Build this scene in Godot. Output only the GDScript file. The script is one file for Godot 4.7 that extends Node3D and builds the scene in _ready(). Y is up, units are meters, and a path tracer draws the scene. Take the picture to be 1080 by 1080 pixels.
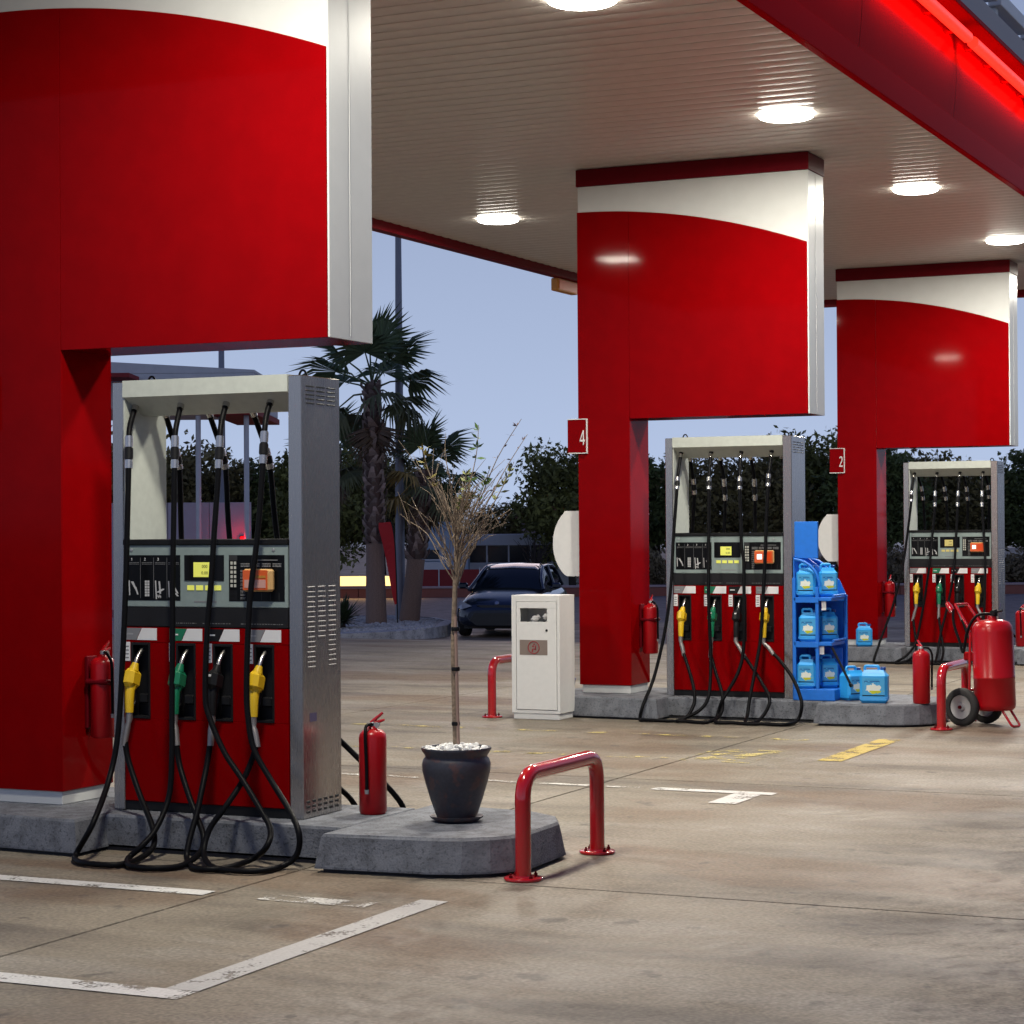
extends Node3D
# Petrol station forecourt at dusk: three pump islands under a canopy.

const P := 0.19            # island height
const S := 8.4667          # island spacing along z
const DX := -6.8095        # dispenser left edge
const DZ := -9.6726        # dispenser front face of the nearest island
const DW := 1.176
const DD := 0.404
const CEIL := 4.965
const LAMP_Z0 := -8.1
const LAMP_DZ := -4.17

class MB:
	var v := PackedVector3Array()
	var n := PackedVector3Array()
	var u := PackedVector2Array()
	var c := PackedColorArray()
	var col := Color.WHITE
	func vert(p: Vector3, nn: Vector3, t: Vector2) -> void:
		v.append(p); n.append(nn); u.append(t); c.append(col)
	# any winding in, outward hint decides the front
	func tri(a: Vector3, b: Vector3, d: Vector3, out: Vector3) -> void:
		var nn := (a - d).cross(a - b)
		if nn.length_squared() < 1e-16: return
		nn = nn.normalized()
		if nn.dot(out) < 0.0:
			nn = -nn
			var t := b; b = d; d = t
		vert(a, nn, Vector2(a.x, a.z)); vert(b, nn, Vector2(b.x, b.z)); vert(d, nn, Vector2(d.x, d.z))
	func quad(a: Vector3, b: Vector3, d: Vector3, e: Vector3, out: Vector3) -> void:
		tri(a, b, d, out); tri(a, d, e, out)
	# smooth triangle with own normals
	func stri(a: Vector3, b: Vector3, d: Vector3, na: Vector3, nb: Vector3, nd: Vector3) -> void:
		var nn := (a - d).cross(a - b)
		if nn.dot(na + nb + nd) < 0.0:
			var t := b; b = d; d = t
			var tn := nb; nb = nd; nd = tn
		vert(a, na, Vector2(a.x, a.z)); vert(b, nb, Vector2(b.x, b.z)); vert(d, nd, Vector2(d.x, d.z))
	func squad(a: Vector3, b: Vector3, d: Vector3, e: Vector3, na: Vector3, nb: Vector3, nd: Vector3, ne: Vector3) -> void:
		stri(a, b, d, na, nb, nd); stri(a, d, e, na, nd, ne)
	# rectangle with 0..1 texture coordinates: o is the upper left, r along u, w along v
	func sheet(o: Vector3, r: Vector3, w: Vector3, out: Vector3) -> void:
		var q := [o, o + r, o + r + w, o + w]
		var t := [Vector2(0, 0), Vector2(1, 0), Vector2(1, 1), Vector2(0, 1)]
		for k in [[0, 1, 2], [0, 2, 3]]:
			var a: Vector3 = q[k[0]]; var b: Vector3 = q[k[1]]; var d: Vector3 = q[k[2]]
			var i := [k[0], k[1], k[2]]
			if ((a - d).cross(a - b)).dot(out) < 0.0: i = [k[0], k[2], k[1]]
			for j in i: vert(q[j], out.normalized(), t[j])
	func box(ctr: Vector3, size: Vector3, ch := 0.0, b := Basis.IDENTITY) -> void:
		var h := size * 0.5
		ch = minf(ch, minf(h.x, minf(h.y, h.z)) * 0.9)
		var ax := [Vector3.RIGHT, Vector3.UP, Vector3.BACK]
		for i in 3:
			var j := (i + 1) % 3; var k := (i + 2) % 3
			for s in [-1.0, 1.0]:
				var o: Vector3 = ax[i] * h[i] * s
				var p: Vector3 = ax[j] * (h[j] - ch); var q: Vector3 = ax[k] * (h[k] - ch)
				quad(ctr + b * (o - p - q), ctr + b * (o + p - q), ctr + b * (o + p + q), ctr + b * (o - p + q), b * (ax[i] * s))
			if ch > 0.0:
				for s in [-1.0, 1.0]:
					for t in [-1.0, 1.0]:
						var e1: Vector3 = ax[j] * h[j] * s + ax[k] * (h[k] - ch) * t
						var e2: Vector3 = ax[j] * (h[j] - ch) * s + ax[k] * h[k] * t
						var l: Vector3 = ax[i] * (h[i] - ch)
						quad(ctr + b * (e1 - l), ctr + b * (e1 + l), ctr + b * (e2 + l), ctr + b * (e2 - l), b * (ax[j] * s + ax[k] * t))
		if ch > 0.0:
			for sx in [-1.0, 1.0]:
				for sy in [-1.0, 1.0]:
					for sz in [-1.0, 1.0]:
						var sg := Vector3(sx, sy, sz)
						tri(ctr + b * (sg * Vector3(h.x, h.y - ch, h.z - ch)), ctr + b * (sg * Vector3(h.x - ch, h.y, h.z - ch)), ctr + b * (sg * Vector3(h.x - ch, h.y - ch, h.z)), b * sg)
	func span(a: Vector3, b: Vector3, ch := 0.0) -> void:
		box((a + b) * 0.5, (b - a).abs(), ch)
	func tube(pts: Array, r, sides := 8, caps := true) -> void:
		var m := pts.size()
		var rings := []; var norms := []
		var t0: Vector3 = (pts[1] - pts[0]).normalized()
		var x := t0.cross(Vector3.UP if absf(t0.y) < 0.9 else Vector3.RIGHT).normalized()
		for i in m:
			var t: Vector3
			if i == 0: t = pts[1] - pts[0]
			elif i == m - 1: t = pts[m - 1] - pts[m - 2]
			else: t = (pts[i + 1] - pts[i]).normalized() + (pts[i] - pts[i - 1]).normalized()
			t = t.normalized()
			x = (x - t * x.dot(t))
			if x.length_squared() < 1e-8: x = t.cross(Vector3.FORWARD)
			x = x.normalized()
			var y := t.cross(x)
			var rr: float = r[i] if r is Array else r
			var ring := []; var nr := []
			for k in sides:
				var a := TAU * k / sides
				var d := x * cos(a) + y * sin(a)
				ring.append(pts[i] + d * rr); nr.append(d)
			rings.append(ring); norms.append(nr)
		for i in m - 1:
			for k in sides:
				var l := (k + 1) % sides
				squad(rings[i][k], rings[i][l], rings[i + 1][l], rings[i + 1][k], norms[i][k], norms[i][l], norms[i + 1][l], norms[i + 1][k])
		if caps:
			var e0: Vector3 = pts[0] - pts[1]; var e1: Vector3 = pts[m - 1] - pts[m - 2]
			for k in sides:
				var l := (k + 1) % sides
				tri(pts[0], rings[0][k], rings[0][l], e0)
				tri(pts[m - 1], rings[m - 1][k], rings[m - 1][l], e1)
	# profile of (radius, height) turned about the y axis of b at ctr
	func lathe(prof: Array, ctr: Vector3, sides := 24, b := Basis.IDENTITY, sx := 1.0, sz := 1.0) -> void:
		var m := prof.size()
		var seg := []
		for i in m - 1:
			var d: Vector2 = prof[i + 1] - prof[i]
			seg.append(Vector2(d.y, -d.x).normalized())
		for i in m - 1:
			var n0: Vector2 = seg[i]; var n1: Vector2 = seg[i]
			if i > 0 and seg[i - 1].dot(seg[i]) > 0.6: n0 = (seg[i - 1] + seg[i]).normalized()
			if i < m - 2 and seg[i + 1].dot(seg[i]) > 0.6: n1 = (seg[i + 1] + seg[i]).normalized()
			for k in sides:
				var a := TAU * k / sides; var a2 := TAU * (k + 1) / sides
				var d1 := Vector3(cos(a) * sx, 0, sin(a) * sz); var d2 := Vector3(cos(a2) * sx, 0, sin(a2) * sz)
				var m1 := Vector3(cos(a) / sx, 0, sin(a) / sz).normalized(); var m2 := Vector3(cos(a2) / sx, 0, sin(a2) / sz).normalized()
				var p0: Vector2 = prof[i]; var p1: Vector2 = prof[i + 1]
				var A := ctr + b * (d1 * p0.x + Vector3.UP * p0.y); var B := ctr + b * (d2 * p0.x + Vector3.UP * p0.y)
				var C := ctr + b * (d2 * p1.x + Vector3.UP * p1.y); var D := ctr + b * (d1 * p1.x + Vector3.UP * p1.y)
				var nA := b * (m1 * n0.x + Vector3.UP * n0.y); var nB := b * (m2 * n0.x + Vector3.UP * n0.y)
				var nC := b * (m2 * n1.x + Vector3.UP * n1.y); var nD := b * (m1 * n1.x + Vector3.UP * n1.y)
				if p0.x > 1e-6: stri(A, B, C, nA, nB, nC)
				if p1.x > 1e-6: stri(A, C, D, nA, nC, nD)
	# 2-D outline (x, y) pushed along z from z0 to z1
	func prism_z(poly: PackedVector2Array, z0: float, z1: float) -> void:
		var idx := Geometry2D.triangulate_polygon(poly)
		for i in range(0, idx.size(), 3):
			var a := poly[idx[i]]; var b := poly[idx[i + 1]]; var d := poly[idx[i + 2]]
			tri(Vector3(a.x, a.y, z1), Vector3(b.x, b.y, z1), Vector3(d.x, d.y, z1), Vector3(0, 0, z1 - z0))
			tri(Vector3(a.x, a.y, z0), Vector3(b.x, b.y, z0), Vector3(d.x, d.y, z0), Vector3(0, 0, z0 - z1))
		var cw := 1.0 if Geometry2D.is_polygon_clockwise(poly) else -1.0
		for i in poly.size():
			var a := poly[i]; var b := poly[(i + 1) % poly.size()]
			var e := b - a
			quad(Vector3(a.x, a.y, z0), Vector3(b.x, b.y, z0), Vector3(b.x, b.y, z1), Vector3(a.x, a.y, z1), Vector3(-e.y, e.x, 0) * cw)
	# 2-D outline (x, z): bottom outline at y0, top outline at y1
	func loft_y(lo: PackedVector2Array, hi: PackedVector2Array, y0: float, y1: float, cap := true) -> void:
		var cw := 1.0 if Geometry2D.is_polygon_clockwise(lo) else -1.0
		var m := lo.size()
		for i in m:
			var j := (i + 1) % m
			var e := lo[j] - lo[i]
			quad(Vector3(lo[i].x, y0, lo[i].y), Vector3(lo[j].x, y0, lo[j].y), Vector3(hi[j].x, y1, hi[j].y), Vector3(hi[i].x, y1, hi[i].y), Vector3(-e.y, 0, e.x) * cw)
		if cap:
			var idx := Geometry2D.triangulate_polygon(hi)
			for i in range(0, idx.size(), 3):
				var a := hi[idx[i]]; var b := hi[idx[i + 1]]; var d := hi[idx[i + 2]]
				tri(Vector3(a.x, y1, a.y), Vector3(b.x, y1, b.y), Vector3(d.x, y1, d.y), Vector3.UP * signf(y1 - y0))
	func mesh() -> ArrayMesh:
		var arr := []
		arr.resize(Mesh.ARRAY_MAX)
		arr[Mesh.ARRAY_VERTEX] = v; arr[Mesh.ARRAY_NORMAL] = n; arr[Mesh.ARRAY_TEX_UV] = u; arr[Mesh.ARRAY_COLOR] = c
		var m := ArrayMesh.new()
		m.add_surface_from_arrays(Mesh.PRIMITIVE_TRIANGLES, arr)
		return m

var M := {}
var used := {}
var rng := RandomNumberGenerator.new()
var VF := Vector3()   # the camera's heading and right hand on the ground
var VR := Vector3()

# ---------- naming, parents, metas ----------
func numbered(n: String) -> String:
	if not used.has(n):
		used[n] = 0
		return n
	used[n] += 1
	return "%s_%03d" % [n, used[n]]

func tag(o: Node, label := "", category := "", group := "", kind := "") -> void:
	if label: o.set_meta("label", label)
	if category: o.set_meta("category", category)
	if group: o.set_meta("group", group)
	if kind: o.set_meta("kind", kind)

func thing(called: String, label: String, category: String, at := Vector3.ZERO, turn := 0.0, group := "") -> Node3D:
	var o := Node3D.new()
	o.name = numbered(called)
	add_child(o)
	o.position = at
	o.rotation.y = turn
	tag(o, label, category, group)
	return o

func part(parent: Node, called: String, mesh, m: Material, at := Vector3.ZERO) -> MeshInstance3D:
	var o := MeshInstance3D.new()
	o.name = called if parent != self else numbered(called)
	o.mesh = mesh.mesh() if mesh is MB else mesh
	o.material_override = m
	parent.add_child(o, true)
	o.position = at
	return o

func struct(called: String, mesh, m: Material) -> MeshInstance3D:
	var o := part(self, called, mesh, m)
	o.set_meta("kind", "structure")
	return o

func mb() -> MB: return MB.new()

func bx(parent: Node, called: String, m: Material, a: Vector3, b: Vector3, ch := 0.0) -> MeshInstance3D:
	var s := mb()
	s.span(a, b, ch)
	return part(parent, called, s, m)

# ---------- curves ----------
func curve(pts: Array, per := 4) -> Array:
	var out := []
	var m := pts.size()
	for i in m - 1:
		var p0: Vector3 = pts[maxi(i - 1, 0)]; var p1: Vector3 = pts[i]; var p2: Vector3 = pts[i + 1]; var p3: Vector3 = pts[mini(i + 2, m - 1)]
		for k in per:
			var t := float(k) / per
			out.append(0.5 * ((2.0 * p1) + (p2 - p0) * t + (2.0 * p0 - 5.0 * p1 + 4.0 * p2 - p3) * t * t + (3.0 * p1 - p0 - 3.0 * p2 + p3) * t * t * t))
	out.append(pts[m - 1])
	return out

func bend(pts: Array, r: float, k := 5) -> Array:   # polyline with rounded corners
	var out := [pts[0]]
	for i in range(1, pts.size() - 1):
		var a: Vector3 = pts[i] + (pts[i - 1] - pts[i]).normalized() * r
		var b: Vector3 = pts[i] + (pts[i + 1] - pts[i]).normalized() * r
		for j in k + 1:
			var t := float(j) / k
			out.append(a.lerp(pts[i], t).lerp(pts[i].lerp(b, t), t))
	out.append(pts[pts.size() - 1])
	return out

# a point of the view's own ground frame: a metres right of the line of sight, d metres along it
func far(a: float, d: float, y := 0.0) -> Vector3:
	return VR * a + VF * d + Vector3.UP * y

func ground_y(z: float) -> float:
	return -0.5 * smoothstep(-28.0, -40.0, z)

# ---------- materials ----------
func lin(r: float, g: float, b: float) -> Color:
	return Color(r, g, b).linear_to_srgb()

func mat(key: String, c: Color, rough: float, metal := 0.0) -> StandardMaterial3D:
	var m := StandardMaterial3D.new()
	m.resource_name = key
	m.albedo_color = c
	m.roughness = rough
	m.metallic = metal
	M[key] = m
	return m

func tri_tex(m: StandardMaterial3D, t: Texture2D, scale: float, world := false) -> void:
	m.albedo_texture = t
	m.uv1_triplanar = true
	m.uv1_world_triplanar = world
	m.uv1_scale = Vector3.ONE * scale

func noise(sd: int, freq: float, oct := 4) -> FastNoiseLite:
	var f := FastNoiseLite.new()
	f.noise_type = FastNoiseLite.TYPE_SIMPLEX_SMOOTH
	f.seed = sd
	f.frequency = freq
	f.fractal_octaves = oct
	return f

func field(sd: int, w: int, h: int, freq: float, oct := 4, sw := 0, sh := 0) -> PackedByteArray:
	# seamless grey noise; made at sw x sh and stretched when given
	var iw := sw if sw > 0 else w
	var ih := sh if sh > 0 else h
	var im := noise(sd, freq, oct).get_seamless_image(iw, ih, false, false, 0.12, true)
	im.convert(Image.FORMAT_L8)
	if iw != w or ih != h: im.resize(w, h, Image.INTERPOLATE_CUBIC)
	return im.get_data()

func grey_tex(sd: int, size: int, freq: float, lo: float, hi: float, oct := 5, sw := 0, sh := 0) -> ImageTexture:
	var d := field(sd, size, size, freq, oct, sw, sh)
	var out := PackedByteArray()
	out.resize(size * size)
	for i in d.size():
		out[i] = int(clampf(lerpf(lo, hi, d[i] / 255.0), 0, 1) * 255.0)
	var im := Image.create_from_data(size, size, false, Image.FORMAT_L8, out)
	im.generate_mipmaps()
	return ImageTexture.create_from_image(im)

func ramp_tex(size: int, layers: Array, mixer: Callable) -> ImageTexture:
	var out := PackedByteArray()
	out.resize(size * size * 3)
	var nl := layers.size()
	var vals := []
	vals.resize(nl)
	for i in size * size:
		for k in nl: vals[k] = layers[k][i] / 255.0
		var c: Color = mixer.call(vals)
		c = c.linear_to_srgb()
		out[i * 3] = clampi(int(c.r * 255.0), 0, 255); out[i * 3 + 1] = clampi(int(c.g * 255.0), 0, 255); out[i * 3 + 2] = clampi(int(c.b * 255.0), 0, 255)
	var im := Image.create_from_data(size, size, false, Image.FORMAT_RGB8, out)
	im.generate_mipmaps()
	return ImageTexture.create_from_image(im)

func make_materials() -> void:
	# forecourt concrete: pale warm cement, long brushed streaks, darker tyre films, rusty stains
	var n := 2048
	var coarse := field(11, n, n, 0.003, 5)
	var streak := field(12, n, n, 0.007, 6, 460, 2048)
	var spot := field(13, n, n, 0.015, 5)
	var stain := field(14, n, n, 0.0022, 5, 1400, 2048)
	var fine := field(15, n, n, 0.22, 3)
	# oil drips
	rng.seed = 88
	for k in 150:
		var cx := rng.randi() % n; var cy := rng.randi() % n
		var rr := rng.randi_range(1, 4)
		for y in range(-rr, rr + 1):
			for x in range(-rr, rr + 1):
				if x * x + y * y <= rr * rr + 0.5: spot[posmod(cy + y, n) * n + posmod(cx + x, n)] = 225
	# rust and oil marks where the photograph shows them: beside the near hoop, under the hoses
	for q in [[-3.55, -10.15, 1.0, 0.42, 0.34], [-4.15, -10.55, 0.5, 0.2, 0.28], [-5.0, -8.98, 0.45, 0.2, 0.34], [-6.2, -8.95, 1.2, 0.12, 0.25], [-2.4, -10.0, 0.9, 0.25, 0.2]]:
		var cx := int(fposmod(q[0] / 12.0, 1.0) * n); var cy := int(fposmod(q[1] / 12.0, 1.0) * n)
		var rx := int(q[2] / 12.0 * n); var ry := int(q[3] / 12.0 * n)
		for y in range(-ry * 2, ry * 2 + 1):
			for x in range(-rx * 2, rx * 2 + 1):
				var d := Vector2(float(x) / rx, float(y) / ry).length_squared()
				var i := posmod(cy + y, n) * n + posmod(cx + x, n)
				stain[i] = mini(255, int(stain[i] + q[4] * 255.0 * exp(-d * 1.2) * (0.5 + streak[i] / 255.0)))
	var mix_ground := func(q):
		var c := Color(0.372, 0.320, 0.248)
		var dark := smoothstep(0.46, 0.78, q[1] * 0.8 + q[0] * 0.2)
		c = c.lerp(Color(0.165, 0.140, 0.118), dark * 0.7)
		c = c.lerp(Color(0.46, 0.415, 0.35), smoothstep(0.52, 0.75, 1.0 - q[1] * 0.6 - q[0] * 0.4) * 0.75)
		c = c.lerp(Color(0.27, 0.18, 0.115), smoothstep(0.58, 0.78, q[3]) * 0.6)
		c = c.lerp(Color(0.10, 0.09, 0.085), smoothstep(0.74, 0.86, q[2]) * 0.55)
		return c * (0.56 + 0.44 * q[4])
	var gt := ramp_tex(n, [coarse, streak, spot, stain, fine], mix_ground)
	var g := mat("concrete_forecourt", Color.WHITE, 0.74)
	g.albedo_texture = gt
	g.roughness_texture = grey_tex(16, 512, 0.02, 0.62, 1.0, 4)
	g.metallic_specular = 0.35
	g.detail_enabled = true
	g.detail_blend_mode = BaseMaterial3D.BLEND_MODE_MUL
	g.detail_uv_layer = BaseMaterial3D.DETAIL_UV_2
	g.detail_albedo = grey_tex(17, 512, 0.09, 0.74, 1.0, 4)
	g.normal_enabled = true
	var bi := noise(18, 0.12, 4).get_seamless_image(512, 512)
	bi.convert(Image.FORMAT_RGBA8)
	bi.bump_map_to_normal_map(1.4)
	bi.generate_mipmaps()
	g.normal_texture = ImageTexture.create_from_image(bi)
	g.normal_scale = 0.5
	# island concrete
	var ic := mat("concrete_island", lin(0.165, 0.175, 0.200), 0.8)
	var a1 := field(21, 512, 512, 0.012, 5); var a2 := field(22, 512, 512, 0.07, 3); var a3 := field(23, 512, 512, 0.3, 2)
	var mix_island := func(q):
		var k: float = 0.50 + 0.75 * q[0]
		k *= 0.82 + 0.3 * q[2]
		k *= 1.0 - 0.5 * smoothstep(0.60, 0.78, q[1])
		return Color(k, k, k)
	var it := ramp_tex(512, [a1, a2, a3], mix_island)
	tri_tex(ic, it, 1.1, true)
	ic.normal_enabled = true
	ic.normal_texture = g.normal_texture
	ic.normal_scale = 0.7
	mat("dark_footing", lin(0.03, 0.03, 0.035), 0.9)
	var road := mat("paving_road", lin(0.24, 0.185, 0.175), 0.75)
	tri_tex(road, it, 0.25, true)
	var kerb := mat("painted_kerb", lin(0.50, 0.50, 0.52), 0.8)
	tri_tex(kerb, it, 0.6, true)
	mat("gravel", lin(0.30, 0.29, 0.28), 0.9)
	# paints and plastics
	var dust := grey_tex(31, 512, 0.02, 0.94, 1.0, 5)
	var red := mat("red_panel", lin(0.225, 0.0008, 0.002), 0.26)
	red.metallic_specular = 0.13
	tri_tex(red, dust, 0.4, true)
	red.roughness = 0.05
	var fr := mat("fascia_red", lin(0.46, 0.003, 0.007), 0.12)
	fr.metallic_specular = 0.03
	var rg := mat("red_gloss", lin(0.42, 0.006, 0.010), 0.16)
	rg.clearcoat_enabled = true; rg.clearcoat = 0.6; rg.clearcoat_roughness = 0.06
	var dr := mat("dark_red_trim", lin(0.13, 0.003, 0.008), 0.45)
	dr.metallic_specular = 0.2
	tri_tex(dr, dust, 0.4, true)
	var wp := mat("white_panel", lin(0.60, 0.61, 0.60), 0.38)
	tri_tex(wp, grey_tex(33, 512, 0.02, 0.975, 1.0, 5), 0.5, true)
	var ww := mat("white_enamel", lin(0.80, 0.80, 0.77), 0.4)
	tri_tex(ww, wp.albedo_texture, 1.5)
	var sl := mat("ceiling_slat", lin(0.64, 0.59, 0.545), 0.34)
	tri_tex(sl, dust, 0.7, true)
	sl.metallic_specular = 0.6
	var cr := mat("cream_paint", lin(0.50, 0.53, 0.48), 0.45)
	tri_tex(cr, dust, 1.5)
	var bz := mat("bezel_grey", lin(0.24, 0.30, 0.29), 0.5)
	tri_tex(bz, dust, 1.5)
	mat("black_plastic", lin(0.010, 0.010, 0.011), 0.42).metallic_specular = 0.3
	mat("black_panel", lin(0.006, 0.006, 0.007), 0.25).metallic_specular = 0.3
	mat("dark_band", lin(0.014, 0.014, 0.016), 0.5).metallic_specular = 0.3
	mat("rubber", lin(0.005, 0.005, 0.006), 0.45).metallic_specular = 0.2
	mat("tyre", lin(0.018, 0.018, 0.018), 0.8)
	mat("yellow_plastic", lin(0.72, 0.46, 0.015), 0.38)
	mat("green_plastic", lin(0.006, 0.16, 0.075), 0.38)
	mat("white_print", lin(0.72, 0.72, 0.72), 0.5)
	mat("grey_print", lin(0.20, 0.20, 0.21), 0.5)
	mat("orange_plastic", lin(0.62, 0.10, 0.02), 0.4)
	mat("tan_plastic", lin(0.60, 0.36, 0.14), 0.45)
	var ss := mat("stainless", lin(0.45, 0.43, 0.41), 0.28, 0.95)
	ss.uv1_triplanar = true
	ss.uv1_scale = Vector3(2.0, 2.0, 2.0)
	ss.albedo_texture = grey_tex(41, 512, 0.2, 0.965, 1.0, 3, 512, 16)
	ss.roughness_texture = grey_tex(42, 512, 0.2, 0.93, 1.0, 3, 512, 16)
	mat("nickel", lin(0.60, 0.58, 0.55), 0.25, 0.95)
	mat("slot_dark", lin(0.02, 0.02, 0.02), 0.6)
	mat("steel_grey", lin(0.33, 0.34, 0.36), 0.45, 0.4)
	mat("rim_grey", lin(0.34, 0.34, 0.34), 0.5, 0.3)
	var bl := mat("blue_rack", lin(0.012, 0.17, 0.68), 0.4)
	tri_tex(bl, dust, 1.5)
	mat("blue_can", lin(0.025, 0.34, 0.78), 0.42)
	mat("blue_bucket", lin(0.01, 0.035, 0.25), 0.5)
	# pot, stones, wood
	var pt := mat("glazed_pot", lin(0.030, 0.030, 0.038), 0.45)
	var pot1 := field(51, 512, 512, 0.012, 4); var pot2 := field(52, 512, 512, 0.05, 3)
	var mix_pot := func(q):
		var c := Color(0.032, 0.033, 0.045).lerp(Color(0.12, 0.045, 0.03), smoothstep(0.6, 0.8, q[0]) * 0.8)
		return c * (0.7 + 0.6 * q[1])
	pt.albedo_color = Color.WHITE
	tri_tex(pt, ramp_tex(512, [pot1, pot2], mix_pot), 1.6)
	mat("white_stone", lin(0.72, 0.71, 0.69), 0.7)
	var tw := mat("twig_bark", lin(0.38, 0.285, 0.20), 0.85)
	tri_tex(tw, grey_tex(53, 256, 0.05, 0.6, 1.0, 4), 3.0)
	for k in [["leaf", 0.75], ["frond", 0.6], ["conifer", 0.8]]:
		var lf := mat(k[0], Color.WHITE, k[1])
		lf.vertex_color_use_as_albedo = true
		lf.backlight_enabled = true
		lf.backlight = Color(0.25, 0.25, 0.2)
		lf.cull_mode = BaseMaterial3D.CULL_DISABLED
	var bark := mat("palm_bark", Color.WHITE, 0.9)
	bark.vertex_color_use_as_albedo = true
	bark.albedo_texture = grey_tex(54, 512, 0.03, 0.55, 1.0, 5)
	bark.uv1_triplanar = true
	bark.uv1_scale = Vector3(2, 5, 2)
	var tb := mat("tree_bark", lin(0.09, 0.065, 0.05), 0.9)
	tri_tex(tb, bark.albedo_texture, 1.0)
	# car
	var cp := mat("car_paint", lin(0.007, 0.014, 0.032), 0.22, 0.2)
	cp.clearcoat_enabled = true; cp.clearcoat = 1.0; cp.clearcoat_roughness = 0.03
	mat("car_glass", lin(0.006, 0.010, 0.016), 0.05).metallic_specular = 0.3
	mat("car_black", lin(0.008, 0.008, 0.010), 0.4)
	mat("headlamp_lens", lin(0.42, 0.45, 0.50), 0.1, 0.3)
	# buildings
	for k in [["render_blue", 0.36, 0.44, 0.54], ["render_white", 0.70, 0.69, 0.69], ["render_pink", 0.46, 0.34, 0.34], ["terracotta", 0.33, 0.115, 0.085], ["fence_red", 0.30, 0.03, 0.03], ["wall_lilac", 0.52, 0.47, 0.52]]:
		var w := mat(k[0], lin(k[1], k[2], k[3]), 0.85)
		tri_tex(w, dust, 0.3, true)
	mat("window_glass", lin(0.02, 0.025, 0.03), 0.08)
	mat("flag_cloth", lin(0.45, 0.006, 0.012), 0.7)
	# lamps
	var lp := mat("lamp_diffuser", Color(0.9, 0.9, 0.88), 0.5)
	lp.emission_enabled = true; lp.emission = Color(1.0, 0.985, 0.93); lp.emission_energy_multiplier = 30.0
	var ne := mat("neon_red", Color(0.9, 0.2, 0.15), 0.4)
	ne.emission_enabled = true; ne.emission = Color(1.0, 0.20, 0.13); ne.emission_energy_multiplier = 1.7
	var ws := mat("warm_strip", Color(0.9, 0.8, 0.6), 0.5)
	ws.emission_enabled = true; ws.emission = Color(1.0, 0.80, 0.50); ws.emission_energy_multiplier = 2.5
	var rl := mat("red_lamp", Color(0.6, 0.02, 0.03), 0.4)
	rl.emission_enabled = true; rl.emission = Color(1.0, 0.05, 0.10); rl.emission_energy_multiplier = 1.5
	var lc := mat("lcd", Color(0.75, 0.75, 0.35), 0.3)
	lc.emission_enabled = true; lc.emission = Color(0.85, 0.85, 0.36); lc.emission_energy_multiplier = 0.55
	var od := mat("orange_display", Color(0.5, 0.1, 0.03), 0.3)
	od.emission_enabled = true; od.emission = Color(1.0, 0.35, 0.08); od.emission_energy_multiplier = 0.5
	var wd := mat("white_display", Color(0.9, 0.9, 0.9), 0.3)
	wd.emission_enabled = true; wd.emission = Color(1.0, 0.95, 0.95); wd.emission_energy_multiplier = 1.6
	# worn road paint
	for k in [["paint_white", 0.57, 0.56, 0.54, 61, 0.33], ["paint_grey", 0.42, 0.415, 0.40, 62, 0.31], ["paint_faded", 0.56, 0.54, 0.50, 63, 0.56], ["paint_yellow", 0.50, 0.38, 0.09, 64, 0.40], ["paint_yellow_faded", 0.52, 0.42, 0.15, 65, 0.60]]:
		M[k[0]] = worn_paint(k[0], Color(k[1], k[2], k[3]), k[4], k[5])
	# printed faces
	M["print_steps"] = print_mat("print_steps", print_steps())
	M["print_list"] = print_mat("print_list", print_list())
	M["print_can"] = print_mat("print_can", print_can())
	M["print_strip"] = print_mat("print_strip", print_strip())

func worn_paint(key: String, c: Color, sd: int, level: float) -> StandardMaterial3D:
	var n := 512
	var a := field(sd, n, n, 0.02, 5); var b := field(sd + 20, n, n, 0.2, 3)
	var out := PackedByteArray()
	out.resize(n * n * 4)
	for i in n * n:
		var w := a[i] / 255.0 * 0.62 + b[i] / 255.0 * 0.38
		var k := 0.82 + 0.3 * b[i] / 255.0
		var q := (c * k).linear_to_srgb()
		out[i * 4] = clampi(int(q.r * 255), 0, 255); out[i * 4 + 1] = clampi(int(q.g * 255), 0, 255); out[i * 4 + 2] = clampi(int(q.b * 255), 0, 255)
		out[i * 4 + 3] = clampi(int(smoothstep(level - 0.09, level + 0.09, w) * 255.0), 0, 255)
	var im := Image.create_from_data(n, n, false, Image.FORMAT_RGBA8, out)
	im.generate_mipmaps()
	var m := mat(key, Color.WHITE, 0.7)
	m.albedo_texture = ImageTexture.create_from_image(im)
	m.transparency = BaseMaterial3D.TRANSPARENCY_ALPHA
	return m

func print_mat(key: String, im: Image) -> StandardMaterial3D:
	im.generate_mipmaps()
	var m := mat(key, Color.WHITE, 0.3)
	m.albedo_texture = ImageTexture.create_from_image(im)
	m.metallic_specular = 0.3
	return m

func bars(im: Image, r: RandomNumberGenerator, x: int, y: int, w: int, rows: int, pitch: int, h: int, c: Color) -> void:
	for k in rows:
		var q := x
		while q < x + w:
			var l := r.randi_range(3, 9)
			im.fill_rect(Rect2i(q, y + k * pitch, mini(l, x + w - q), h), c)
			q += l + 3

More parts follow.
